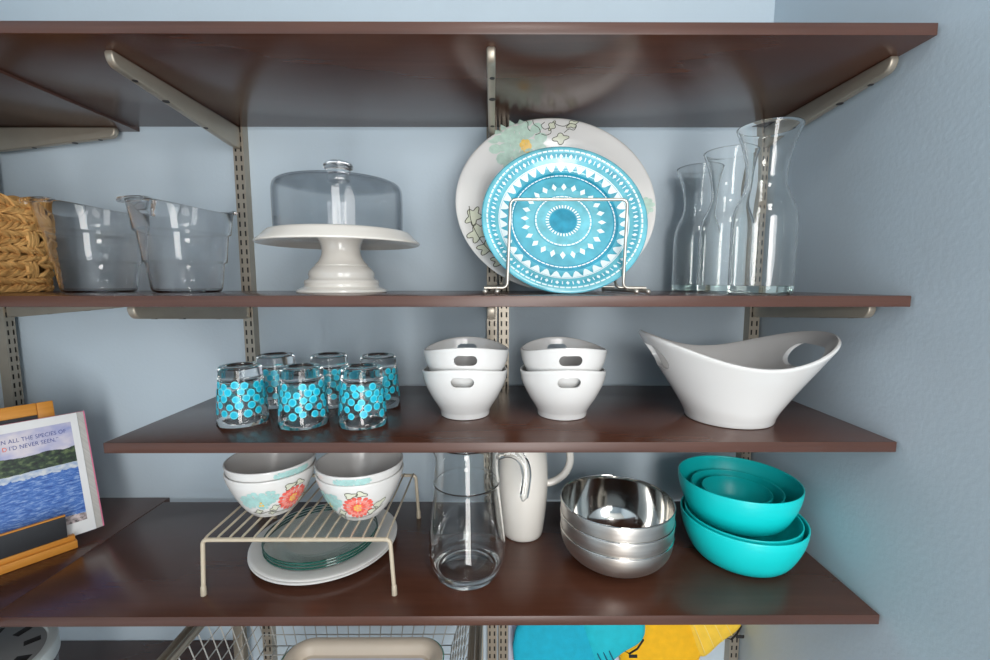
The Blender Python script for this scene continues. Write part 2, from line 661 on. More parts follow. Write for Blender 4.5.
for z, nm in ((Z1, 'top shelf'), (Z2, 'eye-level shelf')):
    make_bracket({'top shelf': 'long tapered nickel bracket under the left half of the top long shelf',
                  'eye-level shelf': 'nickel bracket under the eye-level shelf below the clear buckets'}[nm], .268, .037, (-.4555, -.0187, z - TH - .0003))
    make_bracket({'top shelf': 'nickel bracket seen end-on under the top shelf above the plates',
                  'eye-level shelf': 'nickel bracket end poking out under the shelf below the plates'}[nm], .278, .034, (-.0024, -.0187, z - TH - .0003))
    make_bracket({'top shelf': 'nickel bracket under the top shelf against the right wall',
                  'eye-level shelf': 'nickel bracket under the eye-level shelf against the right wall'}[nm], .258, .034, (.4880, -.0187, z - TH - .0003))
make_bracket('nickel bracket from the left wall under the top left-hand shelf', .228, .040, (XL + .0187, -.022, Z1 - TH - .0031), PI / 2)
make_bracket('dim bracket from the left wall under the shelf with the basket', .218, .034, (XL + .0187, -.022, Z2 - TH - .0003), PI / 2)


# ------------------------------------------------------------------ woven basket
def make_basket():
    x0, x1, y0, y1, h = -.882, -.728, -.46, -.090, .141
    cx, cy = (x0 + x1) / 2, (y0 + y1) / 2
    r = thing('woven_basket', 'braided straw-coloured seagrass basket at the left end of the eye-level shelf', 'basket', (cx, cy, Z2))
    hx, hy = (x1 - x0) / 2, (y1 - y0) / 2
    rad = .035

    def path(s, grow):
        """Point and outward normal at arc fraction s of a rounded rectangle."""
        ax, ay = hx - rad, hy - rad
        segs = [2 * ay, PI / 2 * rad, 2 * ax, PI / 2 * rad] * 2
        T = sum(segs)
        d = (s % 1.0) * T
        corners = [(ax, ay), (-ax, ay), (-ax, -ay), (ax, -ay)]
        starts = [(ax, -ay), (ax, ay), (-ax, ay), (-ax, -ay)]
        dirs = [(0, 1), (-1, 0), (0, -1), (1, 0)]
        nr = [(1, 0), (0, 1), (-1, 0), (0, -1)]
        for q in range(4):
            L1, L2 = segs[2 * q], segs[2 * q + 1]
            if d < L1:
                px = starts[q][0] + dirs[q][0] * d + nr[q][0] * (rad + grow)
                py = starts[q][1] + dirs[q][1] * d + nr[q][1] * (rad + grow)
                return px, py, nr[q][0], nr[q][1]
            d -= L1
            if d < L2:
                a0 = math.atan2(nr[q][1], nr[q][0]) + d / rad
                c = corners[q]
                return c[0] + math.cos(a0) * (rad + grow), c[1] + math.sin(a0) * (rad + grow), math.cos(a0), math.sin(a0)
            d -= L2
        return hx, 0, 1, 0

    # inner body
    b = bmesh.new()
    n = 96
    rows = [(-.014, .002), (-.006, .004), (-.004, h - .014), (-.010, h - .010), (-.014, h - .014), (-.016, .010)]
    R = []
    for g, z in rows:
        R.append([b.verts.new((path(k / n, g - .004 + .007 * z / h)[0], path(k / n, g - .004 + .007 * z / h)[1], z)) for k in range(n)])
    for i in range(len(R) - 1):
        for k in range(n):
            b.faces.new((R[i][k], R[i][(k + 1) % n], R[i + 1][(k + 1) % n], R[i + 1][k]))
    b.faces.new(R[0]); b.faces.new(R[-1])
    obj('liner', b, 'straw', r)
    # braided rows: every strand is a flattened leaning lump
    b = bmesh.new()
    rnd = random.Random(3)

    def lump(s, z, lean, ln, wd, th, off):
        px, py, nx, ny = path(s, off + .007 * z / h)
        tx, ty = -ny, nx
        c, sn = math.cos(lean), math.sin(lean)
        nseg, m = 7, 6
        rings = []
        for i in range(nseg):
            u = -1 + 2 * i / (nseg - 1)
            k = math.sqrt(max(0.03, 1 - u * u * .95))
            bend = (1 - u * u) * th * .9
            ring = []
            for j in range(m):
                a = 2 * PI * j / m
                v_, w_ = math.cos(a) * wd * k, math.sin(a) * th * k + bend
                al, up = u * ln * c - v_ * sn, u * ln * sn + v_ * c
                zz = max(.0005, z + up)
                ring.append(b.verts.new((px + tx * al + nx * w_, py + ty * al + ny * w_, zz)))
            rings.append(ring)
        for i in range(nseg - 1):
            for j in range(m):
                b.faces.new((rings[i][j], rings[i][(j + 1) % m], rings[i + 1][(j + 1) % m], rings[i + 1][j]))
        b.faces.new(rings[0]); b.faces.new(rings[-1])

    nrow = 6
    rh = h / nrow
    N = 62
    for row in range(nrow):
        zc = rh * (row + .5)
        for k in range(N):
            s = (k + rnd.uniform(-.12, .12)) / N
            stake = ((k + 3 * (row % 2)) % 7 == 0)
            if stake and row not in (0, nrow - 1):
                for e in (-.35, .0, .35):
                    lump(s + e / N, zc, PI / 2 + rnd.uniform(-.1, .1), rh * .62, .0042, .0032, .002)
                continue
            for sgn in (1, -1):
                for e in (0, .3, .6):
                    lump(s + (.25 if sgn > 0 else 0) / N + e / N, zc + sgn * rh * .23 + rnd.uniform(-.001, .001), sgn * -.52 + rnd.uniform(-.24, .24),
                         .0135, .0027 + rnd.uniform(0, .0008), .0030 + rnd.uniform(0, .0012), rnd.uniform(-.0016, .0012))
    obj('braid', b, 'straw', r)
    b = bmesh.new()
    for k in range(96):
        s = k / 96
        px, py, nx, ny = path(s, .003)
    rim = [(path(k / 160, .003)[0], path(k / 160, .003)[1], h + .001 * math.sin(k * 1.3)) for k in range(160)]
    for ph in (0, 2.1, 4.2):
        pts = []
        for k in range(160):
            px, py, nx, ny = path(k / 160, .003)
            a = k * .55 + ph
            pts.append((px + nx * .0035 * math.cos(a), py + ny * .0035 * math.cos(a), h - .002 + .0035 * math.sin(a)))
        add_tube(b, pts, .0038, 6, closed=True)
    obj('rim', b, 'straw', r)


make_basket()


# ------------------------------------------------------------------ clear stepped buckets
def make_bucket():
    r = thing('clear_bucket', 'clear plastic ice bucket with stepped sides and tab handles, beside the metal upright', 'bucket', (-.482, -.137, Z2 + .0002),
              (0, 0, math.radians(72)), 'pair of clear plastic ice buckets')
    outer = [(0, 0), (.042, 0), (.0455, .0015), (.0475, .006), (.0492, .02), (.0520, .047), (.0526, .0485), (.0552, .0500), (.0560, .0520), (.0575, .070), (.0598, .095),
             (.0604, .0966), (.0632, .0982), (.0640, .1002), (.0660, .118), (.0685, .1365)]
    outer = [(q, z * .925) for q, z in outer]
    prof, k = shell(outer, .0022, .0023)

    def fn(rr, z, a):
        f = z / .127
        e = 1 + .05 * f * math.cos(2 * a)
        lift = .006 * max(0, f - .6) / .4 * math.cos(2 * a)
        return (rr * math.cos(a) * e, rr * math.sin(a) * (1 - .02 * f), z + lift)
    b = bmesh.new()
    lathe(b, prof, 80, fn)
    obj('tub', b, 'acrylic', r, angle=60)
    for s in (1, -1):
        b = bmesh.new()
        # flat lip projecting from the rim
        n = 14
        top, bot = [], []
        pts = []
        for i in range(n + 1):
            a = -.44 + .88 * i / n
            pts.append((.0700 * math.cos(a) * 1.045, .0700 * math.sin(a)))
        for i in range(n, -1, -1):
            a = -.34 + .68 * i / n
            ext = .0805 + .002 * math.cos(a * 4)
            pts.append((ext * math.cos(a), ext * math.sin(a)))
        for (x, y) in pts:
            top.append(b.verts.new((s * x, s * y, .1338)))
            bot.append(b.verts.new((s * x, s * y, .1278)))
        b.faces.new(top); b.faces.new(bot[::-1])
        m = len(pts)
        for i in range(m):
            j = (i + 1) % m
            b.faces.new((top[i], top[j], bot[j], bot[i]))
        bmesh.ops.bevel(b, geom=[e for e in b.edges if abs(e.verts[0].co.z - e.verts[1].co.z) < 1e-6], offset=.0016, segments=2, affect='EDGES')
        obj('handle', b, 'acrylic', r)
    return r


bucket = make_bucket()
dup(bucket, (-.628, -.128, Z2 + .0002), (0, 0, math.radians(74)), 'clear plastic ice bucket with stepped sides and tab handles, next to the woven basket')


# ------------------------------------------------------------------ cake stand and dome
def make_cake_stand():
    r = thing('cake_stand', 'white ceramic pedestal cake stand with flared rim under a clear dome', 'cake stand', (-.2290, -.165, Z2))
    b = bmesh.new()
    ped = [(0, 0), (.0640, 0), (.0655, .0015), (.0645, .0045), (.0590, .0070), (.0545, .0090), (.0535, .0120), (.0545, .0150), (.0530, .0185), (.0485, .0205),
           (.0470, .0235), (.0478, .0275), (.0465, .0320), (.0420, .0370), (.0385, .0400)]
    ped += [tuple(p) for p in spline([(.0385, .0410), (.0325, .0480), (.0285, .0570), (.0278, .0660), (.0300, .0750), (.0345, .0830)], 5)] + [(0, .0830)]
    lathe(b, ped, 72)
    obj('pedestal', b, 'ivory', r)
    b = bmesh.new()
    pl = [(0, .0832), (.0350, .0832), (.080, .0825), (.1000, .0818), (.1120, .0775), (.1225, .0722), (.1245, .0716), (.1258, .0724), (.1262, .0738), (.1250, .0754),
          (.1180, .0805), (.1125, .0862), (.1090, .0893), (.1055, .0905), (.1025, .0902), (.100, .0893), (0, .0893)]
    pl = [(q * .93, z) for q, z in pl]
    lathe(b, pl, 96)
    obj('plate', b, 'ivory', r)
    d = thing('cake_dome', 'clear smoky cake dome with a round knob resting on the white cake stand', 'cake dome', (-.2290, -.165, Z2 + .0895))
    outer = [(.0975, 0)] + [tuple(p) for p in spline([(.0978, .002), (.0982, .03), (.0982, .055), (.0972, .066), (.0935, .0725), (.085, .0755), (.06, .0775), (.03, .0785), (.0, .079)], 4)]
    t = .0022
    inner = [(.0, .079 - t)] + [tuple(p) for p in spline([(.03, .0785 - t), (.06, .0775 - t), (.084, .0733), (.0915, .0708), (.0950, .065), (.0960, .055), (.0960, .03), (.0956, .002)], 4)] + [(.0956, 0)]
    b = bmesh.new()
    pr = [(q * .935, z * .95) for q, z in outer + inner]
    lathe(b, pr + [pr[0]], 96)
    bmesh.ops.remove_doubles(b, verts=b.verts, dist=1e-6)
    obj('cover', b, 'smoke', d, angle=60)
    b = bmesh.new()
    kn = [(0, .0752), (.0165, .0752), (.0150, .080), (.0150, .087), (.0170, .0905), (.0200, .0925), (.0215, .0960), (.0205, .0995), (.0165, .1020), (.0, .1035)]
    lathe(b, kn, 40)
    obj('knob', b, 'smoke_solid', d, angle=60)


make_cake_stand()


# ------------------------------------------------------------------ plates on the wire stand
LEAN = math.radians(25.5)


def leaning(R, bottom, LEAN=LEAN):
    """Location and rotation for a plate of radius R standing on its edge and leaning back."""
    x, y, z = bottom
    return (x, y + R * math.sin(LEAN), z + R * math.cos(LEAN)), (PI / 2 - LEAN, 0, 0)


def interp(tab, r):
    for (r0, z0), (r1, z1) in zip(tab, tab[1:]):
        if r <= r1:
            return z0 + (z1 - z0) * (r - r0) / (r1 - r0)
    return tab[-1][1]


def plate_bm(front, t, mats=None, n=96):
    """front: [(r, z)...] from the centre out to the rim."""
    prof = [(r, z) for r, z in front]
    R, zr = front[-1]
    prof += [(R + .0012, zr - .001), (R + .0008, zr - .0022)]
    prof += [(r, z - t) for r, z in front[::-1][1:]]
    b = bmesh.new()
    lathe(b, prof, n, mats=mats)
    return b


def make_turquoise_plate():
    R = .1140
    front = [(0, .0), (.02, .0), (.0215, .0003), (.045, .0008), (.0465, .0011), (.08, .0018), (.084, .0026), (.092, .0068), (.0985, .0105), (.102, .0118), (.108, .0138), (.1118, .0142), (R, .0136)]
    loc, rot = leaning(R, (.0990, -.2480, Z2 - .0028), math.radians(23))
    r = thing('turquoise_plate', 'round turquoise plate with white rings of diamonds and triangles in the wire stand', 'plate', loc, rot)
    fine = [(0.0001, 0)]
    fine = []
    steps = 60
    for i in range(steps + 1):
        q = R * i / steps
        fine.append((q, interp(front, q)))

    def mt(i):
        if i >= steps:
            return 0
        q = (i + .5) / steps
        if q < .175: return 1
        if .62 < q < .69: return 1
        if .80 < q < .845 or q > .92: return 2
        if .22 < q < .33 or .36 < q < .46: return 2
        return 0
    b = plate_bm(fine, .0045, mt, 128)

    def P(rr, a, e=.0004):
        rr *= R
        return Vector((rr * math.sin(a), rr * math.cos(a), interp(front, rr) + e))

    def arcq(r0, r1, a0, a1, m=3, k=2):
        pts = [P(r0, a0 + (a1 - a0) * i / k) for i in range(k + 1)] + [P(r1, a1 - (a1 - a0) * i / k) for i in range(k + 1)]
        poly(b, pts, m)
    rnd = random.Random(5)
    for i in range(34):
        a = 2 * PI * i / 34
        arcq(.178, .218, a - .05, a + .05)
    for i in range(40):
        a = 2 * PI * i / 40
        arcq(.332, .350, a - .066, a + .066)
    for i in range(24):
        a = 2 * PI * i / 24 + .06
        w = .072 + rnd.uniform(-.006, .006)
        poly(b, [P(.425, a), P(.475, a - w), P(.53, a), P(.475, a + w)], 3)
    for i in range(72):
        a = 2 * PI * i / 72
        arcq(.632, .646, a - .036, a + .036)
    N = 38
    for i in range(N):
        a = 2 * PI * i / N
        w = PI / N
        pts = [P(.79, a - w * 1.0), P(.755, a - w * .72), P(.715, a - w * .42), P(.695, a), P(.715, a + w * .42), P(.755, a + w * .72), P(.79, a + w * 1.0)]
        poly(b, pts, 3, P(.75, a))
    for i in range(120):
        a = 2 * PI * i / 120
        arcq(.792, .803, a - PI / 120, a + PI / 120)
    for i in range(44):
        a = 2 * PI * i / 44
        poly(b, [P(.842, a), P(.872, a - .026), P(.903, a), P(.872, a + .026)], 3)
        arcq(.850, .897, a + PI / 44 - .007, a + PI / 44 + .007)
    for i in range(84):
        a = 2 * PI * i / 84
        arcq(.932, .951, a - .029, a + .029)
    obj('dish', b, ['turq', 'turq_dark', 'turq_light', 'pattern_white'], r, angle=60)
    return r


def flower(put, u, v, rad, mats, rnd, rings=3, petals=9, ru=1.0, centre=None, jitter=.1):
    """Rows of rounded petals; put(u, v, layer) maps to the surface."""
    for ring in range(rings, 0, -1):
        rr = rad * ring / rings
        n = max(5, int(petals * (.5 + .5 * ring / rings)))
        for k in range(n):
            a = 2 * PI * (k + .5 * (ring % 2)) / n + rnd.uniform(-jitter, jitter)
            ln, wd = rad / rings * .72, rr * PI / n * .86
            c0 = rr - ln * .55
            pts = []
            for q in range(9):
                t = 2 * PI * q / 9
                du = c0 + ln * math.cos(t)
                dv = wd * math.sin(t)
                pts.append(put(u + (du * math.cos(a) - dv * math.sin(a)) * ru, v + du * math.sin(a) + dv * math.cos(a), 1 + (rings - ring)))
            poly_c = put(u + c0 * math.cos(a) * ru, v + c0 * math.sin(a), 1 + (rings - ring))
            yield pts, poly_c, mats[ring % len(mats)]


def ribbon(b, put, pts, w, mat, layer=3):
    P = [Vector(p) for p in pts]
    row = []
    for i, p in enumerate(P):
        d = (P[min(i + 1, len(P) - 1)] - P[max(i - 1, 0)]).normalized()
        nrm = Vector((-d.y, d.x)) * w / 2
        row.append((b.verts.new(put(p.x + nrm.x, p.y + nrm.y, layer)), b.verts.new(put(p.x - nrm.x, p.y - nrm.y, layer))))
    for A, B in zip(row, row[1:]):
        b.faces.new((A[0], B[0], B[1], A[1])).material_index = mat


def leaf_outline(u, v, s, ang, lobes=4):
    pts = []
    for k in range(41):
        t = 2 * PI * k / 40
        rr = s * (1 + .28 * math.cos(lobes * t))
        x, y = rr * 1.3 * math.cos(t), rr * .8 * math.sin(t)
        pts.append((u + x * math.cos(ang) - y * math.sin(ang), v + x * math.sin(ang) + y * math.cos(ang)))
    return pts


def make_platter():
    R = .1550
    front = [(0, 0), (.06, .0), (.10, .0008), (.108, .0028), (.116, .008), (.122, .0108), (.148, .0165), (.1525, .0170), (R, .0162)]
    loc, rot = leaning(R, (.0975, -.180, Z2 - .0032), math.radians(23.5))
    r = thing('floral_platter', 'large white platter with pale flowers and dark line sketches behind the turquoise plate', 'platter', loc, rot)
    fine = [(R * i / 60, interp(front, R * i / 60)) for i in range(61)]
    b = plate_bm(fine, .005, None, 128)

    def put(u, v, layer=1):
        return Vector((u, v, interp(front, min(R, math.hypot(u, v))) + .0003 + .00015 * layer))
    rnd = random.Random(11)
    for pts, c, m in flower(put, -.058, .112, .046, [1, 1], rnd, 3, 15, jitter=.08):
        poly(b, [p for p in pts if math.hypot(p.x, p.y) < R * .985] if all(math.hypot(p.x, p.y) < R * .985 for p in pts) else
             [p * min(1, R * .985 / math.hypot(p.x, p.y)) for p in pts], m, c)
    for pts, c, m in flower(put, -.044, .106, .009, [2, 2], rnd, 2, 6):
        for p in pts: p.z += .0005
        c.z += .0005
        poly(b, pts, m, c)
    # sketched stems and leaves along the top of the rim
    L_ = [spline([(-.045, .150), (-.040, .144), (-.040, .135), (-.036, .130)], 6), spline([(-.032, .150), (-.030, .142), (-.022, .136), (-.020, .128), (-.028, .124)], 6),
          spline([(-.012, .146), (-.018, .140), (-.012, .134), (-.004, .136), (-.002, .128), (-.010, .124), (-.018, .126)], 6),
          spline([(.002, .146), (.010, .141), (.020, .139), (.030, .143), (.040, .140), (.036, .132), (.028, .134), (.020, .128)], 6),
          spline([(-.040, .152), (-.010, .1545), (.018, .154)], 8)]
    for pl in L_:
        ribbon(b, put, pl, .0011, 3)
    for (u, v, s, a) in ((.014, .119, .0085, .1), (.034, .142, .007, .5), (.000, .140, .006, 1.0)):
        o = leaf_outline(u, v, s, a)
        o2 = [(x * min(1, .153 / math.hypot(x, y)), y * min(1, .153 / math.hypot(x, y))) for x, y in o]
        poly(b, [put(x, y, 2) for x, y in o2[:-1]], 4, put(u * .99, v * .99, 2))
        ribbon(b, put, o2, .0011, 3)
    # sketched leaves low on the left of the rim
    for (u, v, s, a) in ((-.128, -.030, .012, 1.2), (-.120, -.058, .014, .9), (-.104, -.082, .013, .6), (-.084, -.104, .012, .4)):
        o = leaf_outline(u, v, s, a, 5)
        o2 = [(x * min(1, .153 / math.hypot(x, y)), y * min(1, .153 / math.hypot(x, y))) for x, y in o]
        poly(b, [put(x, y, 2) for x, y in o2[:-1]], 4, put(u, v, 2))
        ribbon(b, put, o2, .0013, 3)
    ribbon(b, put, spline([(-.135, -.012), (-.131, -.040), (-.116, -.072), (-.094, -.098), (-.066, -.120)], 8), .0012, 3)
    # faint sage wash at the right edge
    for pts, c, m in flower(put, .138, -.012, .014, [1, 1], rnd, 2, 9):
        poly(b, pts, m, c)
    obj('dish', b, ['stone', 'sage_print', 'yellow_print', 'ink', 'leaf_print'], r, angle=60)


def make_plate_stand():
    r = thing('plate_stand', 'nickel wire plate stand with square loops holding the two plates', 'plate stand', (.107, -.16, Z2))
    w = .0021
    for y, tl in ((-.0945, 0.0), (-.0600, math.tan(math.radians(23))), (.062, .25)):
        b = bmesh.new()
        yt = y + .122 * tl
        pts = rounded([(-.1190, y, .0082), (-.0884, y, .0082), (-.0844, yt, .1225), (.0675, yt, .1225), (.0650, y, .0082), (.0955, y, .0082)], .008, 6)
        add_tube(b, pts, w, 10)
        obj('loop', b, 'wire', r)
    for x in (-.1175, -.1020, .0790, .0940):
        b = bmesh.new()
        add_tube(b, [(x, -.106, .0040), (x, .066, .0040)], w, 10)
        for y in (-.107, .067):
            bmesh.ops.create_uvsphere(b, u_segments=12, v_segments=8, radius=.0036, matrix=Matrix.Translation((x, y, .0038)))
        obj('base_rod', b, 'wire', r)


make_platter()
make_turquoise_plate()
make_plate_stand()


# ------------------------------------------------------------------ carafes
def make_carafe():
    r = thing('glass_carafe', 'clear glass carafe with flared mouth, front one of three nearest the shelf edge', 'carafe', (.3455, -.268, Z2 + .0002), group='three glass carafes')
    outer = [(0, 0.0015), (.034, 0.0015), (.036, 0), (.0395, .0006), (.0415, .003), (.0425, .008)] + [tuple(p) for p in spline(
        [(.0425, .012), (.0425, .06), (.0425, .094), (.0412, .108), (.0365, .122), (.0300, .136), (.0262, .150), (.0262, .165), (.0290, .184), (.0345, .204), (.0412, .2225)], 5)]
    outer = [(q * (.885 if z < .115 else .895), z * .93) for q, z in outer]
    prof, k = shell(outer, .0020, .0095)
    b = bmesh.new()
    lathe(b, prof, 96, mats=lambda i: 1 if i < 6 else 0)
    obj('vessel', b, ['glass', 'gglass'], r, angle=70)
    return r


carafe = make_carafe()
dup(carafe, (.3535, -.160, Z2 + .0002), None, 'clear glass carafe with flared mouth, middle one of the three in a row')
dup(carafe, (.3520, -.064, Z2 + .0002), None, 'clear glass carafe with flared mouth, rearmost of three against the back wall')


# ------------------------------------------------------------------ dotted tumblers, upside down
def make_tumbler():
    r = thing('dotted_tumbler', 'upturned glass tumbler with turquoise dots, front row leftmost', 'tumbler', (-.3516, -.2352, Z3 + .0002), group='upturned dotted tumblers')
    H = .0805
    t = .0013

    def ro(z):
        return .0330 - (.0330 - .0272) * (z / H)
    outer = [(ro(.0004) - .0006, 0), (ro(0), .0006)] + [(ro(z), z) for z in (.01, .02, .03, .04, .05, .06, .064)]
    outer += [(ro(.066) - .0006, .0662), (ro(.068), .0684), (ro(.076), .0762), (ro(H) - .0006, H - .0014), (ro(H) - .0022, H), (.018, H), (.0165, H - .0016), (0, H - .0020)]
    inner = [(0, .0625), (.020, .0625), (.0238, .0612), (ro(.057) - t - .0004, .0570)] + [(ro(z) - t, z) for z in (.05, .04, .03, .02, .01)] + [(ro(0) - t, .0006), (ro(0) - t + .0006, 0)]
    b = bmesh.new()
    pr = outer + inner
    lathe(b, pr + [pr[0]], 72)
    bmesh.ops.remove_doubles(b, verts=b.verts, dist=1e-7)
    obj('glass', b, 'glass', r, angle=60)
    b = bmesh.new()
    rnd = random.Random(21)

    def put(a, z, e):
        q = ro(z) + e
        return Vector((q * math.cos(a), q * math.sin(a), z))
    n = 14
    for row in range(5):
        zc = .0195 + row * .0093
        for k in range(n):
            if row in (0, 4) and rnd.random() < .22:
                continue
            a = 2 * PI * (k + .5 * (row % 2)) / n + rnd.uniform(-.07, .07)
            z = zc + rnd.uniform(-.0018, .0018)
            rad = .0050 + rnd.uniform(-.0005, .0005)
            q = ro(z)
            for f, e, m in ((1.0, .0003, 1), (.74, .00045, 0)):
                pts = [put(a + rad * f * math.cos(2 * PI * j / 14) / q, z + rad * f * math.sin(2 * PI * j / 14), e) for j in range(14)]
                poly(b, pts, m, put(a, z, e + .00025))
    obj('dot_print', b, ['dot', 'dot_ring'], r)
    return r


tumbler = make_tumbler()
for (x, y, rz, lab) in ((-.2629, -.2441, 1.1, 'upturned glass tumbler with turquoise dots, middle of the front row'),
                        (-.1807, -.2437, 2.3, 'upturned glass tumbler with turquoise dots, front row rightmost'),
                        (-.347, -.143, .6, 'upturned glass tumbler with turquoise dots, back row leftmost by the upright'),
                        (-.262, -.143, 3.0, 'upturned glass tumbler with turquoise dots, middle of the back row'),
                        (-.182, -.150, 4.1, 'upturned glass tumbler with turquoise dots, back row rightmost')):
    dup(tumbler, (x, y, Z3 + .0002), (0, 0, rz), lab)


# ------------------------------------------------------------------ white bowls with handle slots
def make_handled_bowl(outer, t, floor, fn, holes, name, label, cat, loc, rotz=0, group=None, n=112):
    prof, k = shell(outer, t, floor)
    b = bmesh.new()
    lathe(b, prof, n, fn)
    r = thing(name, label, cat, loc, (0, 0, rotz), group)
    body = obj('bowl', b, 'ceramic', None)
    cutters = []
    for (ang, zc, w, h, r0, r1, tilt) in holes:
        c = bmesh.new()
        out = stadium(w, h, 12)
        m = Matrix.Rotation(ang, 4, 'Z') @ Matrix.Translation((0, 0, zc)) @ Matrix.Rotation(tilt, 4, 'Y')
        A = [c.verts.new(m @ Vector((r0, y, z))) for y, z in out]
        B = [c.verts.new(m @ Vector((r1, y, z))) for y, z in out]
        c.faces.new(A[::-1]); c.faces.new(B)
        for i in range(len(out)):
            j = (i + 1) % len(out)
            c.faces.new((A[i], A[j], B[j], B[i]))
        cutters.append(obj('cutter', c, 'ceramic', None, smooth=False))
    cut(body, cutters)
    body.parent = r
    return r


def small_fn(rr, z, a):
    f = max(0, z) / .0712
    return (rr * math.cos(a), rr * math.sin(a), z - .0048 * f * f * math.cos(2 * a))


sb_outer = [(0, 0), (.033, 0), (.0355, .001), (.0362, .004)] + [tuple(p) for p in spline([(.0365, .008), (.0410, .016), (.0482, .028), (.0550, .042), (.0598, .055), (.0626, .0712)], 5)]
bowl = make_handled_bowl(sb_outer, .0034, .005, small_fn, [(PI / 2, .0600, .0315, .0142, .04, .08, 0), (-PI / 2, .0600, .0315, .0142, .04, .08, 0)],
                         'handled_bowl', 'lower white bowl with handle slots in the left stack', 'bowl', (-.0417, -.199, Z3), group='small white handled bowls')
dup(bowl, (-.0395, -.199, Z3 + .0300), (0, 0, .04), 'upper white bowl with handle slots in the left stack')
dup(bowl, (.1020, -.2011, Z3), (0, 0, 0), 'lower white bowl with handle slots in the right stack')
dup(bowl, (.1025, -.2011, Z3 + .0300), (0, 0, .02), 'upper white bowl with handle slots in the right stack')


def serve_fn(rr, z, a):
    f = max(0, z) / .1045
    c = math.cos(2 * a)
    e = 1 + .080 * f * c + .005 * f
    zz = z + .0160 * f ** 2.2 * c
    return (rr * math.cos(a) * e, rr * math.sin(a) * e * .97, zz)


sv_outer = [(0, 0), (.054, 0), (.0575, .001), (.059, .004)] + [tuple(p) for p in spline([(.0595, .008), (.064, .018), (.073, .034), (.086, .055), (.101, .078), (.1180, .1045)], 6)]
make_handled_bowl(sv_outer, .0052, .008, serve_fn, [(0, .0905, .076, .033, .07, .19, 0), (PI, .0905, .076, .033, .07, .19, 0)],
                  'serving_bowl', 'big white boat-shaped serving bowl with two handle holes, right of the handled bowls', 'serving bowl', (.3395, -.2200, Z3), math.radians(-4), n=144)


